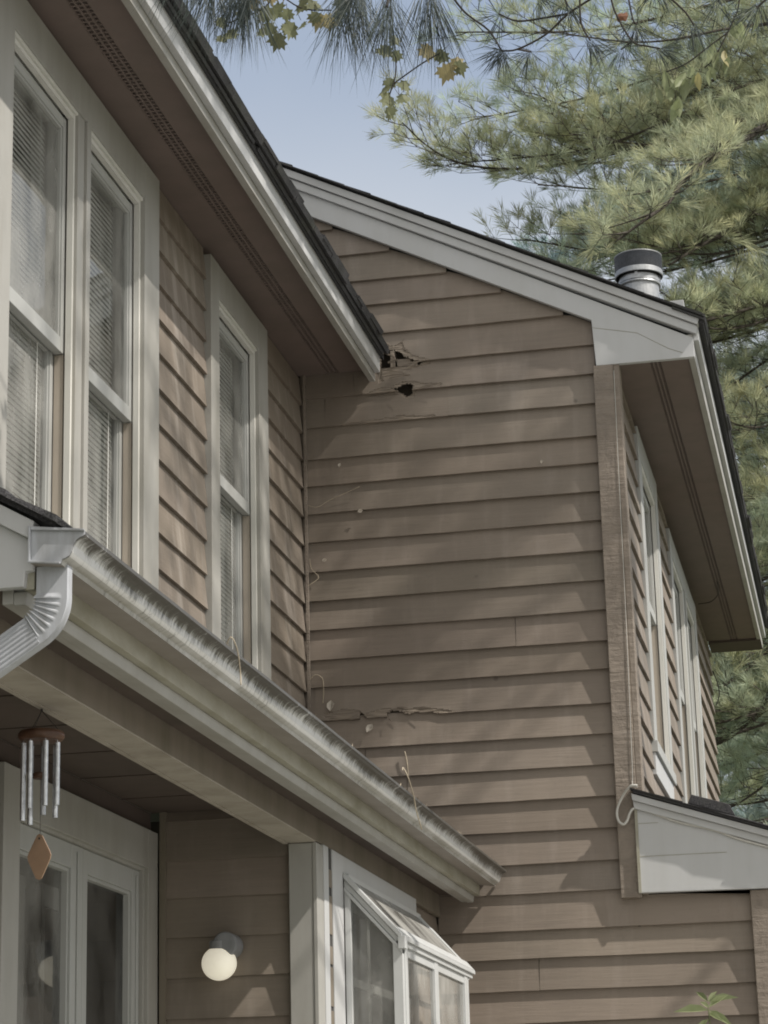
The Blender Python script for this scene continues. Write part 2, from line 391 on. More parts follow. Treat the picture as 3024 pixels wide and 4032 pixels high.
# --- wall facing the camera (y = 10): gable of the right wing
CB = [5.962, 5.825, 5.69, 5.563, 5.42, 5.265, 5.128, 4.987, 4.833, 4.706, 4.573, 4.437, 4.299, 4.163, 4.027, 3.89, 3.763, 3.612, 3.478, 3.343, 3.205, 3.07]
CB2 = [2.93, 2.805, 2.648, 2.529, 2.395, 2.262, 2.13, 2.0, 1.86, 1.72, 1.58, 1.44, 1.3, 1.16, 1.02, .88, .74, .6, .46, .32]
rake = lambda x: 5.39 - .505*(x+1.035)
h1 = [(-1.99, 5.304), (-1.957, 5.338), (-1.927, 5.335), (-1.897, 5.319), (-1.88, 5.299), (-1.85, 5.287), (-1.838, 5.275), (-1.816, 5.27), (-1.79, 5.262), (-1.825, 5.251), (-1.847, 5.249), (-1.925, 5.252), (-1.99, 5.250)]
h2 = [(-1.949, 5.142), (-1.91, 5.149), (-1.888, 5.161), (-1.85, 5.163), (-1.841, 5.147), (-1.849, 5.112), (-1.871, 5.099), (-1.89, 5.116), (-1.911, 5.129)]
raws = [[(-1.995, 5.377), (-1.93, 5.35), (-1.887, 5.367), (-1.875, 5.325), (-1.837, 5.295), (-1.76, 5.267), (-1.762, 5.249), (-1.848, 5.233), (-1.9, 5.216), (-1.849, 5.199), (-1.97, 5.191), (-2.005, 5.172), (-1.995, 5.242)],
        [(-2.075, 5.122), (-2.005, 5.150), (-1.94, 5.155), (-1.89, 5.172), (-1.838, 5.170), (-1.798, 5.156), (-1.70, 5.145), (-1.722, 5.131), (-1.832, 5.128), (-1.838, 5.1), (-1.871, 5.09), (-1.911, 5.118), (-1.989, 5.114)],
        [(-2.226, 4.98), (-2.156, 4.994), (-1.992, 5.0), (-1.903, 5.008), (-1.803, 4.997), (-1.72, 4.996), (-1.795, 4.98), (-2.061, 4.98)],
        [(-2.256, 3.605), (-2.304, 3.64), (-2.2, 3.66), (-2.128, 3.648), (-2.109, 3.63), (-2.02, 3.65), (-1.91, 3.64), (-1.847, 3.645), (-1.80, 3.636), (-1.703, 3.618), (-1.8, 3.605)]]
rot_notch = [(-2.135, 3.600), (-2.120, 3.640), (-2.100, 3.622), (-2.085, 3.600)], [(-2.0, 3.60), (-2.004, 3.630), (-1.975, 3.640), (-1.935, 3.634), (-1.92, 3.622), (-1.895, 3.619), (-1.865, 3.628), (-1.83, 3.622), (-1.80, 3.619), (-1.77, 3.615), (-1.78, 3.600)]
holes = [h1, h2, *rot_notch]
wb = MB()
SPEC = {5.265: (-2.02, -1.66), 5.128: (-2.12, -1.66), 4.987: (-2.26, -1.68), 3.612: (-2.33, -1.66)}
def seg_gable(zb, zt):
    x0 = -2.376 if zb < 5.2 else -5.6
    x1 = -1.0
    if zb >= 5.26: x0 = max(x0, -2.6)
    if zt > 5.34: x1 = min(x1, -1.035-(zb-5.37)/.505)
    clip = rake if zt > 5.30 else None
    if zb in SPEC:
        a, b = SPEC[zb]; return [(x0, a, clip), (b, x1, clip)]
    return [(x0, x1, clip)]
lap(wb, 'x', 10.0, CB, seg_gable, seed=3)
def seg_low(zb, zt): return [(-1.80, -0.455, None), (-0.354, 0.02, None)]
CBL = [CB[-1]]+CB2
lap(wb, 'x', 10.0, CB2[:2], lambda a, b: [(-2.0, -1.0 if a > 2.85 else -1.0, None)], seed=5, top=3.085)
lap(wb, 'x', 10.0, CB2[2:], seg_low, seed=6, top=2.83)
# damaged boards: finely divided, rotted cells left out, bare wood exposed
Rd = random.Random(11)
def jit(x, z, a): return a*(math.sin(x*310+z*97)+math.sin(x*173-z*401+1.3)+.7*math.sin(x*690+2))*.5
for zb, (a, b) in SPEC.items():
    i = CB.index(zb); zt = CB[i-1]+.018; nx = int((b-a)/.0035); nz = 34
    def Q(ix, iz):
        x = a+(b-a)*ix/nx; z = zb+(zt-zb)*iz/nz; f = iz/nz
        n_ = .017+(-.003-.017)*f
        for pg in raws:
            if pip(x, z, pg): n_ += -.003+.0011*math.sin(z*1000+2.5*math.sin(x*35))+.0009*math.sin(z*620-x*22); break
        return (x, 10-n_, z)
    bad = lambda x, z: any(pip(x+jit(x, z, .004), z+jit(z, x, .003), h) for h in holes)
    grid = [[Q(ix, iz) for iz in range(nz+1)] for ix in range(nx+1)]
    for ix in range(nx):
        for iz in range(nz):
            cx, cz = a+(b-a)*(ix+.5)/nx, zb+(zt-zb)*(iz+.5)/nz
            if bad(cx, cz): continue
            raw = any(pip(cx+jit(cx*.7, cz, .006), cz+jit(cz, cx*.6, .004), p) for p in raws)
            vs = [grid[ix][iz], grid[ix+1][iz], grid[ix+1][iz+1], grid[ix][iz+1]]
            wb.add(vs, [(0, 1, 2, 3)], 1 if raw else 0, (.98, .98, .98))
            # thickness towards the inside where the next cell is missing
            for dx, dz, e in ((-1, 0, (3, 0)), (1, 0, (1, 2)), (0, 1, (2, 3)), (0, -1, (0, 1))):
                if (iz == 0 and dz == -1) or bad(cx+dx*(b-a)/nx, cz+dz*(zt-zb)/nz):
                    p, q = vs[e[0]], vs[e[1]]
                    wb.add([p, q, (q[0], 10.0, q[2]), (p[0], 10.0, p[2])], [(3, 2, 1, 0)], 1 if (raw or iz) else 0)
wall = wb.build('wall', [M['siding_x'], M['rawwood']], H, tint=True)
wall['label'] = 'gable wall of lapped boards with woodpecker holes and rotten board ends'
# sheathing behind the boards, open dark cavity where the boards are gone
sh = MB(); sh.box(-2.3, -1.6, 10.012, 10.03, 3.55, 3.72); sh.prism([(-5.6, 2.7), (-.93, 2.7), (-.93, 5.30), (-2.4, 6.04), (-5.6, 6.04)], 'y', 10.062, 10.10)
sh.build('sheathing', M['sheath'], H)
for (x, z, l, a, wd) in ((-1.94, 5.35, .04, 2.4, .008), (-1.905, 5.352, .035, .5, .007), (-1.885, 5.335, .04, -.5, .007), (-1.962, 5.315, .05, -.55, .010), (-1.935, 5.312, .05, -1.1, .012),
        (-1.955, 5.27, .05, .15, .010), (-1.835, 5.258, .05, .05, .008), (-1.86, 5.236, .05, .35, .006), (-1.95, 5.194, .09, .03, .006), (-1.925, 5.12, .045, -.35, .007), (-1.80, 5.133, .09, .10, .006), (-1.995, 3.602, .022, -.7, .007), (-1.955, 3.650, .05, -.12, .006), (-1.86, 3.640, .05, -.05, .007), (-2.17, 3.610, .06, .04, .006)):
    dx, dz = math.cos(a), math.sin(a); y0_ = 9.983; sp = MB()
    ring_ = [[(x+dx*l*f-dz*wd*h*k, y0_-.010*f-t_, z+dz*l*f+dx*wd*h*k) for k, t_ in ((-.5, 0), (-.35, .003), (.4, .0035), (.5, 0))] for f, h in ((0, 1), (.45, .8), (.8, .45), (1, .12))]
    sp.add([p for r_ in ring_ for p in r_], [(i*4+k, i*4+(k+1) % 4, i*4+4+(k+1) % 4, i*4+4+k) for i in range(3) for k in range(4)]+[(3, 2, 1, 0), (12, 13, 14, 15)])
    sp.build('splinter', M['rawwood'], H)
for bx in ((-1.945, -1.925, 9.995, 10.05, 5.25, 5.33), (-1.85, -1.82, 9.998, 10.03, 5.245, 5.27), (-1.915, -1.851, 10.004, 10.02, 5.24, 5.288)):
    nest = MB(); nest.box(*bx); nest.build('framing', M['rawwood'], H)

# --- left wing wall (x = -2.376) upstairs
CA = [5.097, 4.963, 4.832, 4.694, 4.562, 4.423, 4.287, 4.152, 4.015, 3.88, 3.745, 3.61, 3.475, 3.34]
WX = -2.376
def seg_a(zb, zt):
    if zb > 5.2: return [(3.0, 9.99, None)]
    return [(3.0, 5.99, None), (7.668, 8.362, None), (9.268, 9.988, None)]
for i_, (ya, yb) in enumerate(((3.0, 5.99), (7.668, 8.362), (9.268, 9.988))):
    wa = MB(); lap(wa, 'y', WX, CA, lambda p, q: [(ya, yb, None)], out=.014, seed=8, top=5.235)
    wa.build('wall', M['siding_y'], H, tint=True)['label'] = ('left wing wall before the double window', 'narrow strip of boards between the two upper windows', 'strip of boards between narrow window and inner corner')[i_]
cs = MB(); cs.box(-2.358, -2.346, 9.968, 9.982, 3.2, 5.24); cs.build('corner_bead', M['post'], H)

# --- right wing side wall (x = -0.905), runs away from the camera
CC = [5.08, 4.945, 4.81, 4.675, 4.535, 4.395, 4.26, 4.115, 3.995, 3.857, 3.717, 3.58, 3.442, 3.31, 3.18, 3.05, 2.9]
CX = -0.912
def seg_c(zb, zt):
    if zb < 3.25: return [(10.068, 14.41, None)]
    if zb < 3.42: return [(10.068, 12.53, None)]
    return [(10.068, 10.775, None)]
wc = MB(); lap(wc, 'y', CX, CC, seg_c, out=.014, seed=9, top=5.17)
wc.build('wall', M['siding_y'], H, tint=True)['label'] = 'right wing side wall up to the nearer tall window'
wc = MB(); lap(wc, 'y', CX, CC[:-4], lambda p, q: [(11.795, 12.515, None)], out=.014, seed=9, top=5.17); wc.build('wall', M['siding_y'], H, tint=True)
wc = MB(); lap(wc, 'y', CX, CC, lambda p, q: [(14.415, 15.92, None)], out=.017, seed=10, top=5.17); wc.build('wall', M['siding_y'], H, tint=True)
fr = MB(); fr.box(-5.6, -0.93, 15.9, 15.94, 2.6, 5.16); fr.box(-5.6, -5.55, 10.1, 15.9, 2.6, 5.6); fr.build('back_wall', M['siding_x'], H)

# --- corner boards
cb = MB(); cb.box(-1.006, -0.917, 9.955, 10.0, 2.762, 5.152); cb.build('corner_board', M['post'], H, bevel=.003)
cb = MB(); cb.box(-0.9165, -0.890, 9.962, 10.068, 2.775, 5.158); cb.build('corner_board', M['post'], H, bevel=.003)
cb = MB(); cb.box(-0.465, -0.355, 9.958, 10.0, 0, 2.77); cb.build('corner_board', M['post'], H, bevel=.003)

# --- rake boards of the right gable, boxed return
SL = .5
def rk(x, z0): return z0 - SL*(x+.516)
rb = MB()
XL = -4.1
rb.prism([(-.549, 5.242), (-.549, 5.1515), (-.992, 5.1515), (-1.003, 5.372), (XL, 5.372+.505*(-1.003-XL)), (XL, 5.98+.5*(-1.949-XL))], 'y', 9.955, 9.982)
rb.build('rake_board', M['white'], H, bevel=.002)
rb = MB(); rb.prism([(-.534, 5.252), (-.530, 5.291), (XL, 5.291+.5*(-.53-XL)), (XL, 5.252+.5*(-.534-XL))], 'y', 9.936, 9.984); rb.build('rake_moulding', M['white'], H, bevel=.002)
rb = MB(); rb.prism([(-.526, 5.292), (-.516, 5.3245), (XL, 5.3245+.5*(-.516-XL)), (XL, 5.292+.5*(-.526-XL))], 'y', 9.922, 9.984); rb.build('rake_moulding', M['white'], H, bevel=.002)
jl = MB(); jl.tube([(-.999, 9.9545, 5.335), (-.80, 9.9545, 5.29), (-.66, 9.9545, 5.20), (-.60, 9.9545, 5.175)], .0012, 4); jl.build('board_seam', M['algae'], H)

# --- roofs: shingled slabs with uneven lower edges
def shingle_edge(mb, P0, P1, up, outv, n, th, rnd, jut=.012):
    """a row of separate shingle tabs along an edge"""
    P0, P1, up, outv = map(Vector, (P0, P1, up, outv)); d = (P1-P0)/n
    nrm = d.normalized().cross(up).normalized()
    if nrm.z < 0: nrm = -nrm
    for i in range(n):
        j = rnd.uniform(-jut*.4, jut); t = th*rnd.uniform(.8, 1.35); a = P0+d*(i+.01)+outv*j; b = P0+d*(i+.985)+outv*(j+rnd.uniform(-.003, .003))
        q = [a, b, b+up*.16, a+up*.16]
        mb.add(q+[p+nrm*t for p in q], [(3, 2, 1, 0), (4, 5, 6, 7), (0, 1, 5, 4), (1, 2, 6, 5), (2, 3, 7, 6), (3, 0, 4, 7)])
R1 = random.Random(21)
rf = MB()   # right wing roof
rf.prism([(-.495, 5.315), (-4.0, 5.315+.5*3.505), (-7.5, 5.315), (-7.5, 5.29), (-4.0, 7.02), (-.50, 5.295)], 'y', 9.93, 16.13)
up = Vector((-1, 0, .5)).normalized()
shingle_edge(rf, (-.490, 9.90, 5.318), (-.490, 16.15, 5.318), up, (1, 0, -.5), 26, .010, R1)
shingle_edge(rf, (-.492, 9.905, 5.305), (-.492, 16.15, 5.305), up, (1, 0, -.5), 19, .010, R1, .004)
# the same tabs seen end-on along the rake
for k in range(30):
    x = -.50-.125*k; z = 5.326+.5*(-.50-x)
    rf.add([(x, 9.90+R1.uniform(-.006, .006), z), (x-.13, 9.90+R1.uniform(-.006, .006), z+.065), (x-.13, 10.3, z+.065), (x, 10.3, z)]+[(x, 9.90, z+.008*R1.uniform(.8, 1.7)), (x-.13, 9.90, z+.065+.006), (x-.13, 10.3, z+.073), (x, 10.3, z+.012)], [(3, 2, 1, 0), (4, 5, 6, 7), (0, 1, 5, 4), (1, 2, 6, 5), (2, 3, 7, 6), (3, 0, 4, 7)])
roofC = rf.build('roof', M['shingle'], H)
rf = MB()   # left wing roof
rf.prism([(-1.972, 5.306), (-4.6, 5.306+.5*2.628), (-7.2, 5.306), (-7.2, 5.28), (-4.6, 6.585), (-1.972, 5.281)], 'y', 3.0, 9.975)
shingle_edge(rf, (-1.945, 2.98, 5.318), (-1.945, 9.97, 5.318), up, (1, 0, -.5), 30, .016, R1, .016)
shingle_edge(rf, (-1.948, 2.98, 5.300), (-1.948, 9.965, 5.300), up, (1, 0, -.5), 23, .016, R1, .008)
shingle_edge(rf, (-1.952, 2.98, 5.332), (-1.952, 9.955, 5.332), up, (1, 0, -.5), 33, .012, R1, .012)
shingle_edge(rf, (-1.965, 2.98, 5.286), (-1.965, 9.95, 5.286), up, (1, 0, -.5), 3, .014, R1, .0)
rf.build('roof', M['shingle'], H)

# --- left wing eave: soffit, vent, stepped fascia
def vent(mb, x0, x1, y0, y1, z, rows=3, pitch=.027):
    n = int((y1-y0)/pitch); w_ = (x1-x0)
    for r in range(rows+1): 
        xc = x0+w_*r/rows; mb.box(xc-.0035, xc+.0035, y0, y1, z, z+.004)
    for k in range(n+1):
        yc = y0+(y1-y0)*k/n; mb.box(x0, x1, yc-.0042, yc+.0042, z+.0005, z+.0045)
s = MB(); s.box(-2.40, -2.249, 3.0, 9.985, 5.243, 5.26); s.box(-2.185, -2.015, 3.0, 9.985, 5.243, 5.26)
for y in (5.4, 7.84, 9.3): s.box(-2.2485, -2.1855, y, y+.003, 5.244, 5.259)
sA = s.build('soffit', M['soffit'], H)
v = MB(); vent(v, -2.249, -2.185, 3.0, 9.98, 5.246, 3); v.build('vent_strip', M['soffit'], sA)
v = MB(); v.box(-2.26, -2.175, 3.0, 9.985, 5.262, 5.266); v.build('vent_cavity', M['vent_dark'], sA)
f = MB(); f.prism([(-2.042, 5.178), (-2.013, 5.176), (-2.013, 5.295), (-2.042, 5.295)], 'y', 3.0, 9.965); f.build('fascia', M['window_white'], H, bevel=.002)
f = MB(); f.prism([(-2.012, 5.214), (-1.987, 5.214), (-1.985, 5.299), (-2.012, 5.299)], 'y', 3.0, 9.95); f.build('fascia', M['white'], H, bevel=.002)
# --- right wing eave
s = MB(); s.box(-.92, -.757, 9.983, 15.8, 5.163, 5.18); s.box(-.703, -.573, 9.983, 15.8, 5.163, 5.18)
se = MB(); se.box(-.905, -.55, 15.8, 16.11, 5.148, 5.18); se.build('soffit_end', M['porch_dark'], H)  # darker brown paints shade onto this end of the eave
sC = s.build('soffit', M['soffit'], H)
v = MB(); vent(v, -.757, -.703, 9.99, 15.8, 5.166, 3); v.build('vent_strip', M['soffit'], sC)
v = MB(); v.box(-.77, -.69, 9.985, 15.8, 5.20, 5.205); v.build('vent_cavity', M['vent_dark'], sC)
f = MB(); f.box(-.577, -.5495, 9.957, 16.11, 5.152, 5.26); f.build('fascia', M['window_white'], H, bevel=.002)
f = MB(); f.box(-.5485, -.526, 9.957, 16.11, 5.229, 5.298); f.build('fascia', M['white'], H, bevel=.002)

# --- roof flue with mesh cap, and a white vent hood beyond
def flue():
    c = (-.865, 11.1, 0)
    r = node_part('flue', H)
    p = MB(); p.lathe([(.098, 5.3), (.098, 5.97), (.104, 5.972), (.104, 5.988), (.1, 5.99), (.1, 6.005)], c, 'z', 40); p.lathe([(.107, 5.955), (.109, 5.96), (.107, 5.966), (.100, 5.968)], c, 'z', 40); p.build('pipe', M['galv'], r, smooth=False)
    for bx in ((c[0]-.012, c[0]+.002, c[1]-.106, c[1]-.102, 5.985, 6.02), (c[0]+.103, c[0]+.107, c[1]-.01, c[1]+.01, 5.98, 6.03)):
        p = MB(); p.box(*bx); p.build('bracket', M['galv'], r)
    p = MB(); p.lathe([(.116, 6.006), (.1215, 6.008), (.1215, 6.032), (.1205, 6.034), (.119, 6.006)], c, 'z', 48); p.lathe([(.1195, 6.112), (.1215, 6.114), (.1215, 6.118), (.06, 6.122)], c, 'z', 48); p.build('cap', M['galv'], r)
    p = MB()
    for i in range(96):
        a = 2*math.pi*i/96; x, y = c[0]+.119*math.cos(a), c[1]+.119*math.sin(a)
        p.box(x-.0011, x+.0011, y-.0011, y+.0011, 6.033, 6.112)
    for k in range(11):
        z = 6.037+.0072*k; p.tube([(c[0]+.119*math.cos(2*math.pi*i/48), c[1]+.119*math.sin(2*math.pi*i/48), z) for i in range(49)], .0012, 4)
    p.build('mesh_screen', M['mesh'], r)
    p = MB(); p.lathe([(.102, 6.0), (.102, 6.108)], c, 'z', 32); p.build('baffle', M['dark'], r)
flue()
vb = MB(); vb.box(-.75, -.628, 10.75, 10.95, 5.40, 5.735); vb.build('roof_vent', M['white'], H, bevel=.004)

# --- double hung windows in walls facing +x
def window(X, y0, y1, z0, z1, zm, cas, nsash=1, mull=.1, blind=(0, 1), label=None, sill=True, depth=.05, cwhite='window_white', proud=.031):
    """opening y0..y1 z0..z1; cas=(near, far, head) casing widths; zm meeting rail height"""
    F_ = X+proud
    c = MB(); c.box(X-.01, F_, y0-cas[0], y0, z0-.02, z1+cas[2]); c.box(X-.01, F_, y1, y1+cas[1], z0-.02, z1+cas[2]); c.box(X-.01, F_-.001, y0, y1, z1, z1+cas[2])
    c.box(X-.01, F_+.012, y0-cas[0]-.004, y1+cas[1]+.004, z0-.075, z0-.0205) if sill else None
    wd = (y1-y0-mull*(nsash-1))/nsash
    for k in range(nsash-1):
        ya = y0+wd*(k+1)+mull*k; c.box(X-.01, F_+.004, ya+mull*.62, ya+mull, z0, z1); c.box(X-.04, F_-.006, ya, ya+mull*.62-.001, z0, z1)
    W = c.build('window', M[cwhite], H, bevel=.002)
    if label: W['label'] = label
    j = MB()
    for k in range(nsash):
        a = y0+k*(wd+mull); b = a+wd
        D = X-.14
        j.box(D, X-.011, a-.02, a-.0005, z0, z1); j.box(D, X-.011, b+.0005, b+.02, z0, z1); j.box(D, X-.011, a, b, z1+.0005, z1+.02); j.box(D, X-.011, a, b, z0-.02, z0-.0005)
        # stops and head bead
        j.box(X-.006, X+.014, b-.016, b-.0005, z0, z1); j.box(X-.006, X+.013, a, b-.0165, z1-.028, z1-.0006); j.box(X+.0145, F_-.008, a, b, z1-.010, z1-.0007)
    j.build('jamb', M['jamb'], W)
    for k in range(nsash):
        a = y0+k*(wd+mull)+.002; b = a+wd-.016
        def sash(x1, th, za, zb_, st=.026, bot=.05, top=.036):
            s_ = MB(); x0 = x1-th
            s_.box(x0, x1, a, a+st, za, zb_); s_.box(x0, x1, b-st, b, za, zb_); s_.box(x0, x1-.001, a+st, b-st, za, za+bot); s_.box(x0, x1-.001, a+st, b-st, zb_-top, zb_)
            # glazing bead
            e = .008
            s_.box(x0+.006, x1-.006, a+st, a+st+e, za+bot, zb_-top); s_.box(x0+.006, x1-.006, b-st-e, b-st, za+bot, zb_-top); s_.box(x0+.006, x1-.006, a+st+e, b-st-e, zb_-top-e, zb_-top)
            so_ = s_.build('sash', M['sash'], W, bevel=.002)
            g_ = MB(); xm = x1-th*.6; g_.add([(xm, a+st-.003, za+bot-.003), (xm, b-st+.003, za+bot-.003), (xm, b-st+.003, zb_-top+.003), (xm, a+st-.003, zb_-top+.003)], [(0, 1, 2, 3)]); g_.build('pane', M['glass'], W)
        sash(X-.012, .03, zm, z1-.03)
        sash(X-.046, .03, z0+.002, zm+.045)
        t_ = MB(); t_.box(X-.044, X-.013, b+.0035, b+.0195, z0, zm-.001); t_.build('track', M['track'], W)
        lc = MB(); lc.prism([(X-.002, z1-.175), (X+.010, z1-.165), (X+.013, z1-.14), (X+.006, z1-.125), (X-.002, z1-.13)], 'y', b+.0, b+.0145); lc.build('latch', M['track'], W, bevel=.002)
        if blind:
            zt = z1-.05; zb_ = z1-(z1-z0)*blind[1]; bl = MB(); xx = X-.071; p = .0196
            n = int((zt-zb_)/p)
            for i in range(n):
                zc = zt-.02-i*p; bl.prism([(xx-.006, zc+.0095), (xx-.0045, zc+.0095), (xx+.0035, zc-.0102), (xx+.002, zc-.0102)], 'y', a-.01, b-.05)
            bl.box(xx-.015, xx+.018, a-.012, b-.047, zt, zt+.035); bl.box(xx-.010, xx+.012, a-.01, b-.065, zb_-.012, zb_)
            bl.tube([(xx+.014, a+.12, zt), (xx+.014, a+.12, zb_)], .0012, 4); bl.tube([(xx+.014, b-.12, zt), (xx+.014, b-.12, zb_)], .0012, 4)
            bl.build('blind', M['blind'], W)
    r = MB(); xa, xb = X-1.3, X-.145; ya, yb, za, zb_ = y0-.3, y1+.6, z0-.4, z1+.05
    r.add([(xa, ya, za), (xa, yb, za), (xa, yb, zb_), (xa, ya, zb_), (xb, ya, za), (xb, yb, za), (xb, yb, zb_), (xb, ya, zb_)], [(0, 1, 2, 3), (0, 4, 5, 1), (3, 2, 6, 7), (0, 3, 7, 4), (1, 5, 6, 2)])
    # wall thickness round the opening, closes the room
    r.box(xb-.001, xb+.003, ya, y0-.02, za, zb_); r.box(xb-.001, xb+.003, y1+.02, yb, za, zb_); r.box(xb-.001, xb+.003, y0-.02, y1+.02, z1+.02, zb_); r.box(xb-.001, xb+.003, y0-.02, y1+.02, za, z0-.02)
    r.build('room', M['room'], W)
    return W
window(WX, 6.15, 7.488, 3.52, 5.070, 4.215, (.16, .177, .145), 2, .105, (0, .99), 'wide double window with closed white blinds beside the near edge of the wall')
window(WX, 8.486, 9.11, 3.56, 5.066, 4.325, (.122, .156, .139), 1, .1, (0, .99), 'narrow single window near the inner corner')
window(CX, 10.92, 11.67, 3.60, 4.99, 4.33, (.14, .12, .13), 1, .1, (0, .9), 'nearer tall window of the right wing, pale board under its sill', True, cwhite='sash', proud=.02)
window(CX, 12.65, 14.27, 3.3, 4.95, 4.25, (.13, .14, .13), 2, .14, (0, .9), 'farther twin window of the right wing', True, cwhite='sash', proud=.02)
ap = MB(); ap.box(CX-.005, CX+.019, 10.78, 11.76, 3.42, 3.523); ap.build('sill_apron', M['white'], H, bevel=.002)

# --- cavity behind the upper walls so no daylight leaks through
for bx in (
        (-2.41, -2.395, 3.0, 5.99, 3.0, 5.24),
        (-2.41, -2.395, 7.668, 8.362, 3.0, 5.24),
        (-2.41, -2.395, 9.268, 10.0, 3.0, 5.24),
        (-.945, -.933, 10.0, 10.8, 2.6, 5.17),
        (-.945, -.933, 11.78, 12.53, 2.6, 5.17),
        (-.945, -.933, 14.40, 15.9, 2.6, 5.17),
        (-.945, -.933, 10.8, 11.78, 2.6, 3.57),
        (-5.6, -2.38, 2.98, 3.02, 0, 5.3),
        ):
    cv = MB(); cv.box(*bx); cv.build('wall_lining', M['dark'], H)

# ---------------------------------------------------------------- porch, lower left
YE = 4.375
pr = MB()   # pent roof over porch and bay
pr.prism([(-1.545, 2.912), (-1.545, 2.925), (-2.376, 3.40), (-2.376, 3.37)], 'y', YE+.005, 9.98)
u2 = Vector((-.831, 0, .475)).normalized()
shingle_edge(pr, (-1.548, YE-.015, 2.921), (-1.548, 9.975, 2.921), u2, (.83, 0, -.47), 24, .010, R1, .012)
for k in range(8):
    x = -1.55-.11*k; z = 2.924+.572*(-1.55-x)
    pr.add([(x, YE-.02+R1.uniform(-.004, .004), z), (x-.115, YE-.02+R1.uniform(-.004, .004), z+.065), (x-.115, YE+.3, z+.065), (x, YE+.3, z)]+[(x, YE-.02, z+.016), (x-.115, YE-.02, z+.074), (x-.115, YE+.3, z+.08), (x, YE+.3, z+.016)], [(3, 2, 1, 0), (4, 5, 6, 7), (0, 1, 5, 4), (1, 2, 6, 5), (2, 3, 7, 6), (3, 0, 4, 7)])
pr.build('porch_roof', M['shingle'], H)
pb = MB(); pb.prism([(-1.630, 2.802), (-1.627, 2.834), (-1.612, 2.836), (-1.607, 2.895), (-2.376, 3.33), (-2.376, 2.802)], 'y', YE+.012, YE+.035); pb.build('porch_gable_end', M['white'], H, bevel=.002)
pb = MB(); pb.prism([(-1.609, 2.896), (-1.604, 2.935), (-2.376, 3.375), (-2.376, 3.325)], 'y', YE-.004, YE+.034); pb.build('rake_moulding', M['white'], H, bevel=.002)
pb = MB(); pb.box(-1.632, -1.613, YE+.03, YE+.06, 2.80, 2.836); pb.build('end_block', M['algae'], H)
# gutter
gp = [(-1.6115, 2.922), (-1.6115, 2.848), (-1.5455, 2.8405), (-1.5425, 2.8495), (-1.536, 2.8515), (-1.528, 2.8555), (-1.522, 2.865), (-1.5185, 2.879), (-1.513, 2.888), (-1.506, 2.893), (-1.499, 2.895), (-1.4945, 2.898), (-1.494, 2.906), (-1.4975, 2.9085), (-1.504, 2.907)]
inn = [(-1.504, 2.905), (-1.4975, 2.9), (-1.51, 2.8945), (-1.5215, 2.879), (-1.526, 2.866), (-1.54, 2.855), (-1.5465, 2.8435), (-1.609, 2.851), (-1.609, 2.922)]
gu = MB(); n = 60
ring = gp+inn; m_ = len(ring); R2 = random.Random(4)
for i in range(n+1):
    y = YE+(9.972-YE)*i/n; dz = .0012*math.sin(y*1.3)+R2.uniform(-.0003, .0003)
    gu.v += [(x, y, z+dz) for x, z in ring]
for i in range(n):
    for k in range(m_):
        a, b = i*m_+k, i*m_+(k+1) % m_
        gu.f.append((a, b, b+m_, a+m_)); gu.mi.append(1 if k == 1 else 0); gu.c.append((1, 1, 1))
for base in (0, n*m_):
    for k in range(len(gp)-1):
        pass
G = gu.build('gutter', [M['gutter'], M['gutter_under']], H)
G['label'] = 'white gutter streaked black under its lip'
ec = MB(); ec.prism(gp[:-1], 'y', YE-.004, YE-.0005); ec.prism([(-1.6135, 2.925), (-1.6135, 2.846), (-1.545, 2.8385), (-1.545, 2.843), (-1.609, 2.850), (-1.609, 2.92)], 'y', YE-.012, YE-.0045)
ec.prism([(-1.609, 2.915), (-1.609, 2.9225), (-1.494, 2.9085), (-1.494, 2.9045)], 'y', YE-.011, YE-.0046); ec.build('end_cap', M['gutter_clean'], G, bevel=.001)
# dead leaves and grit lying in the gutter, just showing over the lip
lt = MB()
for k in range(170):
    y = R2.uniform(YE+.1, 9.8); x = R2.uniform(-1.53, -1.496); a = R2.uniform(0, 6); l = R2.uniform(.006, .02)
    lt.add([(x, y, 2.903), (x+l*.3*math.cos(a), y+l*math.sin(a), 2.909+R2.uniform(0, .010)), (x+l*.3*math.sin(a), y+l*.6*math.cos(a), 2.904+R2.uniform(0, .008))], [(0, 1, 2)])
tag(lt.build('debris', M['dry']), 'dry needle and leaf litter along the lip of the stained porch gutter', 'leaf litter', kind='stuff')
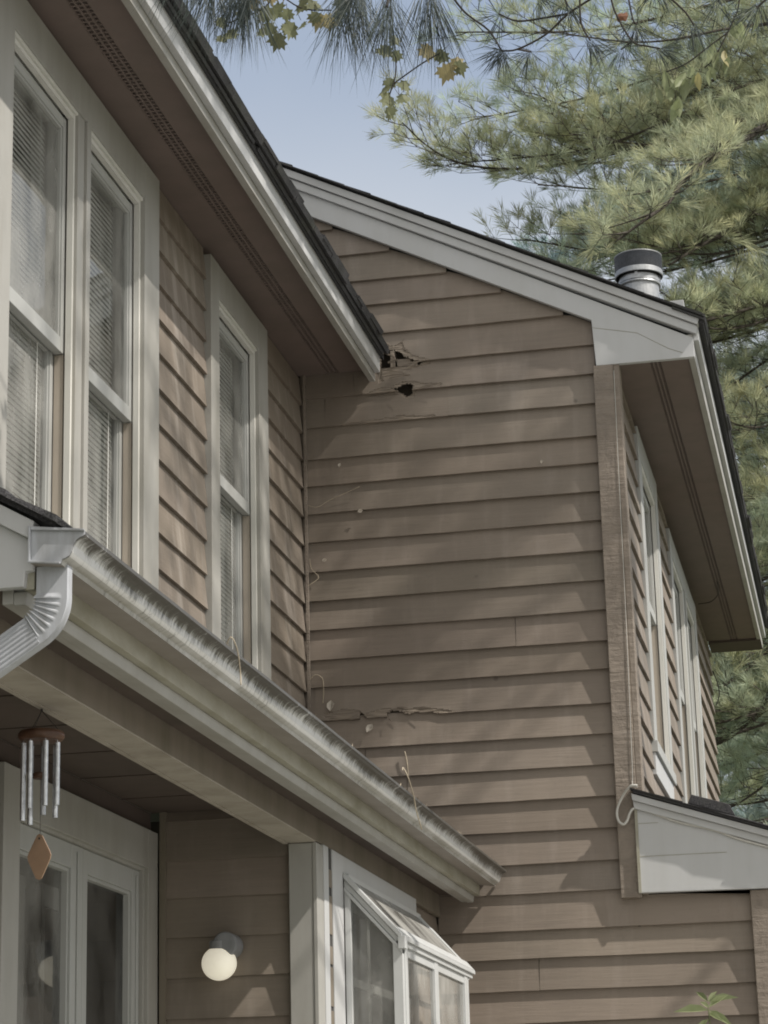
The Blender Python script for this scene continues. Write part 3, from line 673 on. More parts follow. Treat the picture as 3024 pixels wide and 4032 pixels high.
# downspout: rectangular pipe with crimped elbow
def downspout():
    path = []; r = .078; c = Vector((-1.574-r, 4.416, 2.780)); d_end = math.radians(58)
    path.append((Vector((-1.574, 4.416, 2.845)), Vector((0, 0, -1)), 0)); path.append((Vector((-1.574, 4.416, 2.788)), Vector((0, 0, -1)), 0))
    N = 30
    for i in range(N+1):
        a = d_end*i/N
        path.append((c+Vector((r*math.cos(a), 0, -r*math.sin(a))), Vector((-math.sin(a), 0, -math.cos(a))), 1+i))
    p, d, _ = path[-1]
    path.append((p+d*.004, d, 0)); path.append((p+d*.0045, d, -1)); 
    for L in (.05, .2, .45, .62): path.append((p+d*L, d, -1))
    m = MB(); W2, D2 = .033, .0155; rings = []
    ribs = 7
    for (p, d, k) in path:
        o = Vector((d.z, 0, -d.x)); o = -o if o.x < 0 else o        # outer side of the bend
        sec = []
        front = []
        for j in range(ribs*4+1):
            u = -W2+2*W2*j/(ribs*4); f_ = .0024*(1 if (j % 4) in (1, 2) else 0) if k == -1 else 0.0
            if k > 0:
                ph = (k-1) % 5; f_ = (.0045 if ph in (0, 1) else -.001)*max(0, min(1, (W2*.62-u)/(W2*.6)))
            front.append((u, -D2-f_))
        sec = front+[(W2+.001, -D2+.006), (W2+.001, D2-.003), (W2-.003, D2), (-W2+.003, D2), (-W2, D2-.003)]
        sh_ = 1.0
        ins = (.0045 if (k > 0 and (k-1) % 5 in (0, 1)) else 0)
        rings.append([p+o*(u if u > -W2*.9 else u-ins)+Vector((0, v_, 0)) for u, v_ in sec])
    n_ = len(rings[0]); vs = [q for r_ in rings for q in r_]
    fs = [(i*n_+k, i*n_+(k+1) % n_, (i+1)*n_+(k+1) % n_, (i+1)*n_+k) for i in range(len(rings)-1) for k in range(n_)]
    m.add(vs, fs); o = m.build('downspout', M['gutter_clean'], H)
    o['label'] = 'white downspout with crimped elbow bending back under the porch'
downspout()
# fascia under the gutter, lower trim strip, soffit to beam
f = MB(); f.prism([(-1.6125, 2.803), (-1.640, 2.803), (-1.640, 2.90), (-1.6125, 2.90)], 'y', YE+.04, 9.968); f.build('fascia', M['algae'], H, bevel=.002)
f = MB(); f.prism([(-1.6345, 2.802), (-1.665, 2.802), (-1.665, 2.774), (-1.6395, 2.774)], 'y', YE+.05, 9.955)
f.box(-1.690, -1.6655, YE+.05, 9.95, 2.777, 2.81); f.build('frieze_trim', M['window_white'], H, bevel=.002)
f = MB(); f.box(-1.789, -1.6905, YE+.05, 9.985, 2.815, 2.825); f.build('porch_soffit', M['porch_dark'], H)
b = MB(); b.box(-1.885, -1.791, YE+.06, 9.985, 2.735, 2.90); b.build('porch_beam', M['porch_beam'], H, bevel=.003)
b = MB(); b.box(-1.884, -1.7895, YE+.06, 7.648, 2.7305, 2.7345); b.box(-1.90, -1.8855, YE+.06, 7.648, 2.728, 2.76); b.build('beam_edge', M['beam_trim'], H)  # pale underside plate: ground bounce painted in, along with the peeling edge
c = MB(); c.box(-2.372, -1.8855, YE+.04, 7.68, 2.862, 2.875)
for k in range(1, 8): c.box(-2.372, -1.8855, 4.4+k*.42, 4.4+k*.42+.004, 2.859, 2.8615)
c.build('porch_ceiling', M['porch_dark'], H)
# bump-out end wall (faces camera) and its front wall
CE = [2.828, 2.692, 2.566, 2.433, 2.300, 2.166, 2.03, 1.9, 1.77, 1.64, 1.5, 1.36, 1.22, 1.08, .94, .8, .66, .52, .38]
we = MB(); lap(we, 'x', 7.68, CE, lambda a, b: [(-2.34, -1.884, None)], out=.013, seed=13, top=2.865); we.build('wall', M['siding_x'], H, tint=True)['label'] = 'shaded porch end wall behind the lamp'
k_ = MB(); k_.box(-2.345, -1.80, 7.70, 7.715, .35, 2.87); k_.build('sheathing', M['dark'], H)
k_ = MB(); k_.box(-2.340, -2.318, 7.662, 7.679, .35, 2.862); k_.build('corner_bead', M['porch_beam'], H)
CF = [2.60, 2.467, 2.335, 2.2, 2.07, 1.94, 1.8, 1.66, 1.52, 1.38, 1.24, 1.1, .96, .82, .68, .54, .4]
wf = MB(); lap(wf, 'y', -1.81, CF, lambda a, b: [(9.405, 9.988, None)], seed=14, top=2.735); wf.build('wall', M['siding_y'], H, tint=True)
q = MB(); q.box(-1.806, -1.7885, 9.405, 9.985, 2.722, 2.7345); q.build('frieze_trim', M['porch_beam'], H)
q = MB(); q.box(-1.83, -1.815, 7.7, 9.985, .35, 2.735); q.build('sheathing', M['dark'], H) if False else None
p = MB(); p.box(-1.884, -1.801, 7.648, 7.668, .35, 2.7295); p.build('corner_board', M['window_white'], H, bevel=.003)
p = MB(); p.box(-1.8005, -1.786, 7.645, 7.74, .35, 2.7295); p.build('corner_board', M['window_white'], H, bevel=.002)
p = MB(); p.box(-1.81, -1.783, 7.742, 7.81, .35, 2.734); p.build('casing', M['white'], H, bevel=.002)
p = MB(); p.box(-1.82, -1.788, 7.81, 7.872, .35, 2.734); p.build('gap_filler', M['dark'], H)
pf = MB()
for za, zb_ in ((2.66, 2.60), (2.57, 2.44), (2.40, 2.34), (2.33, 2.20), (2.185, 2.11)): pf.box(-1.7875, -1.7845, 7.816, 7.862, zb_, za)
pf.build('gap_filler', M['porch_beam'], H)

# --- patio door on the porch back wall (x = -2.345 face)
DX = -2.376
def door():
    d = MB(); d.box(DX-.01, DX+.031, 6.19, 6.325, .6, 2.79); d.box(DX-.01, DX+.031, 7.552, 7.661, .6, 2.79); d.box(DX-.01, DX+.0305, 6.325, 7.552, 2.658, 2.79)
    D = d.build('patio_door', M['window_white'], H, bevel=.002)
    D['label'] = 'white patio door with two glass leaves, the farther behind a dark screen'
    j = MB(); j.box(DX-.1, DX-.011, 7.5525, 7.57, .6, 2.66); j.box(DX-.1, DX-.011, 6.305, 6.3245, .6, 2.66); j.box(DX-.1, DX-.011, 6.325, 7.552, 2.6585, 2.676); j.box(DX-.008, DX+.018, 7.532, 7.551, .6, 2.657); j.box(DX-.008, DX+.018, 6.345, 7.531, 2.648, 2.6575)
    j.build('jamb', M['window_white'], D)
    for (a, b, x1, sl, sr, gm) in ((6.335, 6.945, DX+.008, .05, .11, 'glass'), (6.952, 7.530, DX+.006, .045, .075, 'screen_glass')):
        l = MB(); x0 = x1-.04; zt = 2.646
        l.box(x0, x1, a, a+sl, .6, zt); l.box(x0, x1, b-sr, b, .6, zt); l.box(x0, x1-.0008, a+sl, b-sr, zt-.075, zt); l.box(x0, x1, a+sl, b-sr, .6, .9)
        e = .011
        l.box(x0+.01, x1-.008, a+sl, a+sl+e, .9, zt-.075); l.box(x0+.01, x1-.008, b-sr-e, b-sr, .9, zt-.075); l.box(x0+.01, x1-.008, a+sl+e, b-sr-e, zt-.075-e, zt-.075)
        l.box(x1, x1+.006, b-sr*.55, b-sr*.35, .6, zt-.02)
        l.build('leaf', M['sash'], D, bevel=.002)
        g_ = MB(); xm = x0+.012; g_.add([(xm, a+sl, .9), (xm, b-sr, .9), (xm, b-sr, zt-.075), (xm, a+sl, zt-.075)], [(0, 1, 2, 3)]); g_.build('pane', M[gm], D)
        i_ = MB(); xi = x0-.10        # second frame standing inside
        i_.box(xi-.02, xi, b-.20, b-.13, .6, 2.55); i_.box(xi-.02, xi, a+.02, a+.05, .6, 2.55); i_.box(xi-.02, xi-.001, a+.05, b-.20, 2.48, 2.549); i_.build('inner_frame', M['room'], D)
    r = MB(); xa, xb = DX-1.6, DX-.1
    r.add([(xa, 6.0, .5), (xa, 8.6, .5), (xa, 8.6, 2.75), (xa, 6.0, 2.75), (xb, 6.0, .5), (xb, 8.6, .5), (xb, 8.6, 2.75), (xb, 6.0, 2.75)], [(0, 1, 2, 3), (0, 4, 5, 1), (3, 2, 6, 7), (0, 3, 7, 4), (1, 5, 6, 2)])
    r.box(xb-.002, xb+.003, 6.0, 6.305, .5, 2.75); r.box(xb-.002, xb+.003, 7.57, 8.6, .5, 2.75); r.box(xb-.002, xb+.003, 6.305, 7.57, 2.676, 2.75)
    r.build('room', M['room'], D)
door()
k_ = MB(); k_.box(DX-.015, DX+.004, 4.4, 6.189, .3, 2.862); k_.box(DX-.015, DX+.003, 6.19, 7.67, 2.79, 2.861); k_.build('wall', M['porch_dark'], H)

# --- garden window (glass box with sloping glass top)
def garden_window():
    c = MB(); c.box(-1.81, -1.783, 7.872, 8.035, 1.2, 2.7342); c.box(-1.81, -1.7835, 8.035, 9.40, 2.662, 2.7342); c.box(-1.81, -1.7835, 9.385, 9.40, 1.2, 2.662)
    c.build('casing', M['white'], H, bevel=.002)
    u_ = MB(); lap(u_, 'y', -1.81, [1.06, .92, .78, .64, .5, .36], lambda a, b: [(7.81, 9.404, None)], seed=15, top=1.2); u_.build('wall', M['siding_y'], H, tint=True)
    u_ = MB(); u_.box(-1.80, -1.565, 8.03, 9.44, 1.17, 1.199); u_.build('sill', M['white'], H, bevel=.003)
    r = node_part('garden_window', H); r['label'] = 'glass box window with sloping glass top'
    YL, YR, XW, XF = 8.042, 9.42, -1.782, -1.579
    zw, zf = 2.655, 2.432; dx, dz = XF-XW, zf-zw
    m = MB()
    # front corner posts and mullion
    m.box(XF-.034, XF, YL, YL+.030, 1.2, zf); m.box(XF-.012, XF+.004, YL+.0305, YL+.075, 1.2, zf-.004)
    m.box(XF-.022, XF-.001, 8.665, 8.735, 1.2, zf-.012); m.box(XF-.034, XF, YR-.105, YR-.02, 1.2, zf-.004)
    # side sloping bars (near and far)
    def bar(y0, y1, o0, o1):
        m.prism([(XW, zw+o1), (XF, zf+o1), (XF, zf+o0), (XW, zw+o0)], 'y', y0, y1)
    bar(YL, YL+.026, -.028, -.002); bar(YL-.012, YL+.03, .0, .022); bar(YL-.004, YL+.026, -.047, -.030)
    bar(YR-.05, YR+.01, .0, .022); bar(YR-.04, YR, -.03, -.002)
    # roof front rail: two steps
    m.box(XF-.012, XF+.012, YL-.012, YR+.08, zf-.002, zf+.014); m.box(XF-.022, XF+.004, YL, YR+.06, zf-.02, zf-.0025); m.box(XF-.03, XF-.004, YL+.03, YR-.02, zf-.05, zf-.0205)
    m.prism([(XF-.012, zf+.0145), (XF+.012, zf+.0145), (XF-.02, zf+.05), (XF-.034, zf+.05)], 'y', YL+.031, YR+.07)
    # wall posts
    m.box(XW, XW+.022, YL+.0005, YL+.03, 1.2, zw-.03); m.box(XW, XW+.012, YL+.026, YR, zw-.01, zw+.018)
    m.box(XF-.013, XF+.0125, YL-.0125, YL+.031, zf-.03, zf+.0145)
    m.build('frame', M['vinyl'], r, bevel=.0015)
    p = MB()
    p.add([(XW+.02, YL+.014, 1.2), (XF-.03, YL+.014, 1.2), (XF-.03, YL+.014, zf-.01), (XW+.02, YL+.014, zw-.04)], [(0, 1, 2, 3)]); p.build('pane', M['glass'], r)
    p = MB(); p.add([(XF-.011, YL+.07, 1.2), (XF-.011, 8.67, 1.2), (XF-.011, 8.67, zf-.03), (XF-.011, YL+.07, zf-.03)], [(0, 1, 2, 3)]); p.build('pane', M['glass'], r)
    p = MB(); p.add([(XF-.011, 8.73, 1.2), (XF-.011, YR-.1, 1.2), (XF-.011, YR-.1, zf-.03), (XF-.011, 8.73, zf-.03)], [(0, 1, 2, 3)]); p.build('pane', M['glass'], r)
    p = MB(); p.add([(XW, YL+.02, zw+.013), (XF, YL+.02, zf+.013), (XF, YR+.005, zf+.013), (XW, YR+.005, zw+.013)], [(0, 1, 2, 3)]); p.build('pane', M['roof_glass'], r)
    p = MB(); p.box(XW-.015, XF-.014, YL+.03, YR-.02, 2.02, 2.035); p.build('shelf', M['vinyl'], r)
    # the house window frame seen through the side glass
    q = MB(); q.box(-1.83, -1.80, 8.036, 8.11, 1.2, 2.65); q.box(-1.83, -1.80, 8.5, 8.55, 1.2, 2.65); q.box(-1.83, -1.80, 9.33, 9.384, 1.2, 2.65); q.box(-1.829, -1.801, 8.11, 9.33, 2.56, 2.65); q.box(-1.829, -1.801, 8.11, 9.33, 2.30, 2.33); q.build('inner_frame', M['room'], r)
    q = MB(); xa, xb = -2.3, -1.832
    q.add([(xa, 7.75, 1.0), (xa, 9.9, 1.0), (xa, 9.9, 2.7), (xa, 7.75, 2.7), (xb, 7.75, 1.0), (xb, 9.9, 1.0), (xb, 9.9, 2.7), (xb, 7.75, 2.7)], [(0, 1, 2, 3), (0, 4, 5, 1), (3, 2, 6, 7), (0, 3, 7, 4), (1, 5, 6, 2)])
    q.box(xb, xb+.012, 7.75, 8.035, 1.0, 2.73); q.box(xb, xb+.012, 9.386, 9.9, 1.0, 2.73); q.box(xb, xb+.012, 8.035, 9.386, 2.651, 2.73); q.build('room', M['room'], r)
garden_window()

# ---------------------------------------------------------------- pent roof box on the right
def pent():
    s_ = .335; X0 = -.928; X1 = .35
    z = lambda x, z0: z0-s_*(x-X0)
    b = MB(); b.prism([(X0, 2.778), (X0, 3.145), (X1, z(X1, 3.145)), (X1, 2.765)], 'y', 9.942, 9.97); o = b.build('pent_gable_end', M['white'], H, bevel=.003)
    b = MB(); b.prism([(X0+.001, 3.135), (X0-.004, 3.168), (X1, z(X1, 3.168)), (X1, z(X1, 3.135))], 'y', 9.926, 9.971); b.build('rake_moulding', M['white'], H, bevel=.002)
    b = MB(); b.prism([(X0-.004, 3.1685), (X0-.008, 3.198), (X1, z(X1, 3.198)), (X1, z(X1, 3.1685))], 'y', 9.91, 9.972); b.build('rake_moulding', M['white'], H, bevel=.002)
    b = MB()
    for zz, x1 in ((3.07, -.83), (2.93, -.55)): b.box(X0+.004, x1, 9.9405, 9.9421, zz, zz+.0022)
    b.box(X0+.0, X0+.012, 9.936, 9.9415, 2.778, 3.13); b.build('board_seam', M['algae'], H)
    r = MB(); r.prism([(X0, 3.20), (X0, 3.212), (X1+.02, z(X1+.02, 3.212)), (X1+.02, z(X1+.02, 3.2))], 'y', 9.90, 15.9)
    R3 = random.Random(5)
    for k in range(12):
        x = X0-.012+.11*k; zz = 3.2115-s_*(x-X0); l = .112; t = .004*R3.uniform(.7, 1.6)
        r.add([(x, 9.888+R3.uniform(-.006, .004), zz), (x+l, 9.888+R3.uniform(-.006, .004), zz-s_*l), (x+l, 10.3, zz-s_*l), (x, 10.3, zz)]+[(x, 9.888, zz+t), (x+l, 9.888, zz-s_*l+t), (x+l, 10.3, zz-s_*l+t), (x, 10.3, zz+t)], [(3, 2, 1, 0), (4, 5, 6, 7), (0, 1, 5, 4), (1, 2, 6, 5), (2, 3, 7, 6), (3, 0, 4, 7)])
    r.build('pent_roof', M['shingle'], H)
    w_ = MB(); w_.box(.0, .04, 10.0, 15.9, 0, 2.8); w_.box(-.9, .33, 9.99, 15.9, 2.766, 2.775); w_.build('wall', M['siding_y'], H)
    x0, x1 = -.70, -.505
    t = MB(); t.prism([(x0, z(x0, 3.222)), (x0+.018, z(x0+.018, 3.222)+.042), (x1-.022, z(x1-.022, 3.222)+.045), (x1, z(x1, 3.222)+.006), (x1, z(x1, 3.222))], 'y', 9.93, 10.02)
    tag(t.build('loose_shingle', M['shingle'], None, bevel=.003), 'dark slab of loose shingle lying on the white pent roof below the far window', 'shingle')
pent()

# ---------------------------------------------------------------- fixtures and hanging things
L = thing('wall_lamp', (-2.095, 7.665, 2.39), 'lit round globe lamp with grey housing on the dark porch end wall', 'lamp')
a = MB(); a.lathe([(.036, 0), (.042, -.004), (.042, -.085), (.038, -.092), (.028, -.094)], (-2.088, 7.664, 2.396), 'y', 36); a.build('housing', M['lamp_grey'], L)
a = MB(); a.lathe([(.034, -.012), (.034, .03), (.030, .034)], (-2.112, 7.60, 2.378), 'z', 28); a.build('fitter', M['lamp_grey'], L)
a = MB(); pf_ = [(.0585*math.sin(math.pi*i/24)+.0001, -.0565*math.cos(math.pi*i/24)) for i in range(25)]; a.lathe(pf_, (-2.1135, 7.60, 2.337), 'z', 40); a.build('globe', M['globe'], L, smooth=True)

def wind_chime():
    hx, hy, hz = -1.893, 5.235, 2.728
    W = thing('wind_chime', (hx, hy, hz), 'wind chime of silver tubes under a wooden disc hanging from the porch beam', 'wind chime')
    dz = 2.662; d = MB(); d.lathe([(.040, -.012), (.050, -.011), (.0555, -.004), (.0555, .004), (.050, .011), (.03, .0125)], (hx, hy, dz), 'z', 36); d.build('disc', M['chime_wood'], W, smooth=True)
    c = MB(); c.tube([(hx, hy, hz+.004), (hx, hy, hz-.006)], .003, 6)
    for k in range(3):
        a = 2*math.pi*k/3+.5; c.tube([(hx, hy, hz-.004), (hx+.045*math.cos(a), hy+.045*math.sin(a), dz+.012)], .0009, 4)
    c.tube([(hx, hy, dz), (hx+.001, hy, 2.425)], .0006, 4); c.build('cord', M['wire'], W)
    data = [(200, .185, 0), (145, .190, 0), (252, .160, 0), (305, .155, 0), (100, .165, 0), (50, .175, 0), (0, .15, 0)]
    for ang, ln, _ in data:
        a = math.radians(ang); x, y = hx+.041*math.cos(a), hy+.041*math.sin(a); zt = dz-.018
        t = MB(); t.tube([(x, y, zt), (x, y, zt-ln)], .0066, 12); t.tube([(x, y, zt), (x, y, dz-.01)], .0006, 4); t.build('chime_tube', M['chime_metal'], W)
    k = MB(); k.lathe([(.017, -.007), (.02, -.004), (.02, .004), (.017, .007)], (hx, hy, 2.566), 'z', 24); k.build('clapper', M['chime_wood'], W)
    s = MB(); out = [(0, .052), (.007, .049), (.030, .008), (.033, 0), (.031, -.009), (.008, -.053), (0, -.056), (-.008, -.053), (-.031, -.009), (-.033, 0), (-.030, .008), (-.007, .049)]
    an = math.radians(-14); s.add([(hx+u*math.cos(an), hy+u*math.sin(an)-.002, 2.376+v_) for u, v_ in out]+[(hx+u*math.cos(an), hy+u*math.sin(an)+.002, 2.376+v_) for u, v_ in out],
        [tuple(range(11, -1, -1)), tuple(range(12, 24))]+[(i, (i+1) % 12, (i+1) % 12+12, i+12) for i in range(12)]); s.build('sail', M['sail_wood'], W)
    h = MB(); h.lathe([(.0025, -.0026), (.0025, .0026)], (hx, hy, 2.417), 'y', 12); h.build('eyelet', M['wire'], W)
wind_chime()

def spline(pts, n=8):
    P = [Vector(p) for p in pts]; P = [P[0]*2-P[1]]+P+[P[-1]*2-P[-2]]; out = []
    for i in range(1, len(P)-2):
        for k in range(n):
            t = k/n; a, b, c, d = P[i-1:i+3]
            out.append(.5*((2*b)+(-a+c)*t+(2*a-5*b+4*c-d)*t*t+(-a+3*b-3*c+d)*t**3))
    out.append(P[-2]); return out
cbl = MB(); cbl.tube(spline([(-.913, 9.951, 5.12), (-.9145, 9.951, 4.86), (-.917, 9.951, 4.5), (-.919, 9.951, 4.1), (-.923, 9.951, 3.7), (-.928, 9.950, 3.32), (-.931, 9.947, 3.25), (-.925, 9.895, 3.225), (-.905, 9.885, 3.217)]), .0014, 6)
cbl.tube(spline([(-.905, 9.886, 3.226), (-.935, 9.89, 3.224), (-.972, 9.92, 3.19), (-1.0, 9.93, 3.135), (-.998, 9.93, 3.09), (-.978, 9.93, 3.070), (-.960, 9.93, 3.085), (-.945, 9.93, 3.12), (-.922, 9.935, 3.137), (-.86, 9.937, 3.117), (-.75, 9.937, 3.07), (-.6, 9.937, 3.027), (-.5, 9.937, 2.985), (-.36, 9.937, 2.938), (-.2, 9.937, 2.885)]), .0055, 8)
tag(cbl.build('cable', M['cable'], smooth=True), 'loose white cable looping off the corner board and along the pent roof edge', 'cable')
wr = MB(); wr.tube(spline([(-.735, 14.15, 5.168), (-.733, 14.2, 5.15), (-.745, 14.35, 5.13), (-.80, 14.5, 5.125), (-.885, 14.6, 5.14)]), .003, 5)
tag(wr.build('wire', M['wire']), 'dark wire end dangling from the soffit of the right wing', 'wire')
wr = MB(); wr.tube(spline([(-.895, 15.925, 4.98), (-.87, 15.95, 4.9), (-.862, 15.95, 4.82), (-.888, 15.94, 4.74)]), .004, 5)
tag(wr.build('wire', M['wire']), 'dark wire loop at the far back corner under the right eave', 'wire')

# dry vine tendrils and dead leaves caught on the boards
def tendril(pts, r, label):
    m = MB(); m.tube(spline(pts), r, 5); return tag(m.build('dry_vine', M['dry'], smooth=True), label, 'vine', 'dry vine tendrils')
def on_b(*p): return [(x, 9.978-.006*(i % 2), z) for i, (x, z) in enumerate(p)]
tendril([(-1.508, 7.765, 2.975), (-1.512, 7.80, 2.99), (-1.494, 7.79, 2.955), (-1.488, 7.85, 2.90), (-1.49, 7.90, 2.86), (-1.485, 7.97, 2.80)], .0022, 'straw coloured tendril hanging over the gutter lip near the corner of the white box window')
tendril([(-1.515, 5.52, 2.915), (-1.495, 5.5, 2.935), (-1.487, 5.53, 2.91), (-1.49, 5.57, 2.86), (-1.486, 5.56, 2.825)], .0018, 'thin brown vine strand dangling over the gutter under the narrow window')
tendril(on_b((-1.925, 3.45), (-1.915, 3.40), (-1.913, 3.34)), .003, 'short straight straw stuck on the wall just above the gutter')
tendril(on_b((-2.34, 4.36), (-2.33, 4.31), (-2.30, 4.27), (-2.335, 4.24), (-2.36, 4.23)), .0016, 'curly strand on the boards low in the inner corner under the hole')
tendril(on_b((-2.36, 4.62), (-2.30, 4.60), (-2.24, 4.63), (-2.1, 4.68)), .0012, 'fine strand running out from the inner corner across the boards')
tendril(on_b((-2.35, 3.80), (-2.32, 3.82), (-2.29, 3.80), (-2.285, 3.74), (-2.29, 3.69)), .0022, 'hooked strand in the inner corner just above the gutter')
def dead_leaf(x, z, s_, a, label, y=9.972):
    m = MB(); pts = [(-.5, 0), (-.2, .32), (.15, .35), (.5, .05), (.2, -.3), (-.15, -.22)]
    ca, sa = math.cos(a), math.sin(a)
    P = [(x+s_*(u*ca-v_*sa), y-.006*abs(v_)*3, z+s_*(u*sa+v_*ca)) for u, v_ in pts]
    m.add(P+[(x, y+.004, z)], [(i, (i+1) % 6, 6) for i in range(6)]); o = m.build('dead_leaf', M['dryleaf']); o.modifiers.new('thick', 'SOLIDIFY').thickness = .001
    return tag(o, label, 'leaf', 'dead leaves on the boards')
dead_leaf(-2.253, 3.675, .05, 1.4, 'pale twisted leaf on the boards just above the gutter by the inner corner')
dead_leaf(-2.079, 3.562, .045, .9, 'pale curled leaf hanging under the rotten board end')
dead_leaf(-2.27, 4.345, .022, .3, 'tiny pale scrap on a board near the inner corner, lower of two')
dead_leaf(-2.10, 4.563, .026, .2, 'pale flat scrap stuck on a board left of the wall middle')
dead_leaf(-1.26, 4.725, .018, 1.3, 'tiny white scrap high on the wall toward the right corner board')
dead_leaf(-2.19, 4.79, .02, 1.2, 'small twisted scrap near the shadow edge under the left eave')

M['brown_leaf'] = mat_plain('reddish dead leaf', (.20, .095, .055), .8, .3, 30)
m = MB(); ol = [(-.5, .1), (-.25, .42), (.1, .36), (.42, .45), (.5, .05), (.3, -.4), (-.05, -.3), (-.4, -.38)]
m.add([(-.432+.031*u, 5.50+.006*abs(v_), 4.512+.031*v_) for u, v_ in ol]+[(-.432, 5.496, 4.512)], [(i, (i+1) % 8, 8) for i in range(8)])
o = m.build('dead_leaf', M['brown_leaf']); o.modifiers.new('thick', 'SOLIDIFY').thickness = .0008
tag(o, 'reddish brown dead leaf caught among the pine twigs at the top', 'leaf')

# ---------------------------------------------------------------- plants
def tint_rand(n, sp=.18, warm=0.0):
    v = rng.normal(1, sp, (n, 1)); h = rng.normal(0, .06, (n, 1)); return np.clip(np.hstack([v*(1+h+warm), v, v*(1-h*.6-warm)]), .3, 2.2)
def tufts(base, dirs, length, nn, width, spread, tints, droop=0.0, lvar=.2):
    """needle tufts: base (n,3), dirs (n,3) unit, arrays -> V,F,T of thin quads (diamond blades)"""
    n = len(base); B = np.repeat(base, nn, 0); D = np.repeat(dirs, nn, 0); T = np.repeat(tints, nn, 0)
    r = rng.normal(0, 1, (n*nn, 3)); r /= np.linalg.norm(r, axis=1, keepdims=True)
    d = D+r*spread; d[:, 2] -= droop; d /= np.linalg.norm(d, axis=1, keepdims=True)
    l = np.repeat(np.broadcast_to(np.asarray(length, float), (n,)), nn)[:, None]*rng.uniform(1-lvar, 1+lvar, (n*nn, 1))
    s = np.cross(d, rng.normal(0, 1, (n*nn, 3))); s /= np.linalg.norm(s, axis=1, keepdims=True); s *= width
    off = rng.normal(0, 1, (n*nn, 3))*np.repeat(np.broadcast_to(np.asarray(length, float), (n,)), nn)[:, None]*.10
    a = B+off*.5; sag = np.zeros_like(d); sag[:, 2] = -.08*l[:, 0]
    mid = a+d*l*.5+sag*.25; tip = a+d*l+sag
    V = np.stack([a, mid+s, tip, mid-s], 1).reshape(-1, 3); F = np.arange(len(V)).reshape(-1, 4)
    return V, F, T*rng.uniform(.85, 1.15, (len(T), 1))

def pine(name, label, limbs, needle_mat, trunk, nlen, nn, width, dens, tintbase, seed, spray=1.0, group=None, bare=.27):
    global rng
    rng = np.random.default_rng(seed); R = random.Random(seed)
    tx, ty, tz0, tz1, tr = trunk
    P = thing(name, (tx, ty, 0), label, 'tree', group)
    t = MB(); t.tube([(tx, ty, 0), (tx+.1, ty, tz1*.35), (tx-.05, ty+.05, tz1*.7), (tx, ty, tz1)], [tr, tr*.8, tr*.5, .03], 14); t.build('trunk', M['bark'], P, smooth=True)
    wood = MB(); BS, DS, TS, LS = [], [], [], []
    for (pts, r0, dn) in limbs:
        sp_ = spline(pts, 7); n = len(sp_)
        wood.tube(sp_, [r0*(1-.85*i/(n-1))+.003 for i in range(n)], 7)
        tot = sum((sp_[i+1]-sp_[i]).length for i in range(n-1)); acc = 0; side = 1
        tone = R.uniform(.88, 1.15); warm = R.uniform(-.07, .06)
        step = .13/dn; nxt = tot*bare
        for i in range(n-1):
            seg = sp_[i+1]-sp_[i]; sl_ = seg.length
            while acc+sl_ > nxt:
                q = sp_[i]+seg*((nxt-acc)/sl_); f = nxt/tot; d = seg.normalized(); side = -side
                lat = d.cross(Vector((0, 0, 1))); lat = lat.normalized() if lat.length > .1 else Vector((1, 0, 0))
                bl = spray*(.28+.75*(1-f)*min(1, f*3+.35))*R.uniform(.7, 1.25)
                bd = (d*R.uniform(.5, .9)+lat*side*R.uniform(.5, 1.0)+Vector((0, 0, R.uniform(-.05, .3)))).normalized()
                m = max(2, int(bl/.16)); pp = [q]; cur = q
                for k in range(m):
                    bd = (bd+d*.12+Vector((R.uniform(-.15, .15), R.uniform(-.15, .15), R.uniform(-.02, .18)))).normalized(); cur = cur+bd*(bl/m); pp.append(cur)
                wood.tube(pp, [max(.0025, r0*.28*(1-k/len(pp))) for k in range(len(pp))], 4, cap=False)
                # twigs with tufts
                for k in range(1, len(pp)):
                    for _ in range(2 if k < len(pp)-1 else 3):
                        tl = R.uniform(.08, .22)*spray; td = (bd*R.uniform(.3, .9)+Vector((R.uniform(-.8, .8), R.uniform(-.8, .8), R.uniform(-.1, .9)))).normalized()
                        e = pp[k]+td*tl; wood.tube([pp[k], e], [.003, .002], 3, cap=False)
                        for ff in ((1.0, .55) if tl > .13 else (1.0,)):
                            BS.append(pp[k]+td*tl*ff); DS.append((td+Vector((0, 0, .35))).normalized()); v_ = tone*R.uniform(.75, 1.3); ww = warm+R.uniform(-.05, .06)
                            TS.append((v_*(1+ww), v_, v_*(1-ww*1.2))); LS.append(nlen*R.uniform(.8, 1.15))
                nxt += step*R.uniform(.7, 1.3)
            acc += sl_
    wood.build('limbs', M['bark'], P)
    V, F, T = tufts(np.array(BS), np.array(DS), np.array(LS), nn, width, .62, np.array(TS)*np.array(tintbase))
    fast_mesh('crown', V, F, needle_mat, P, T)
    return len(BS)

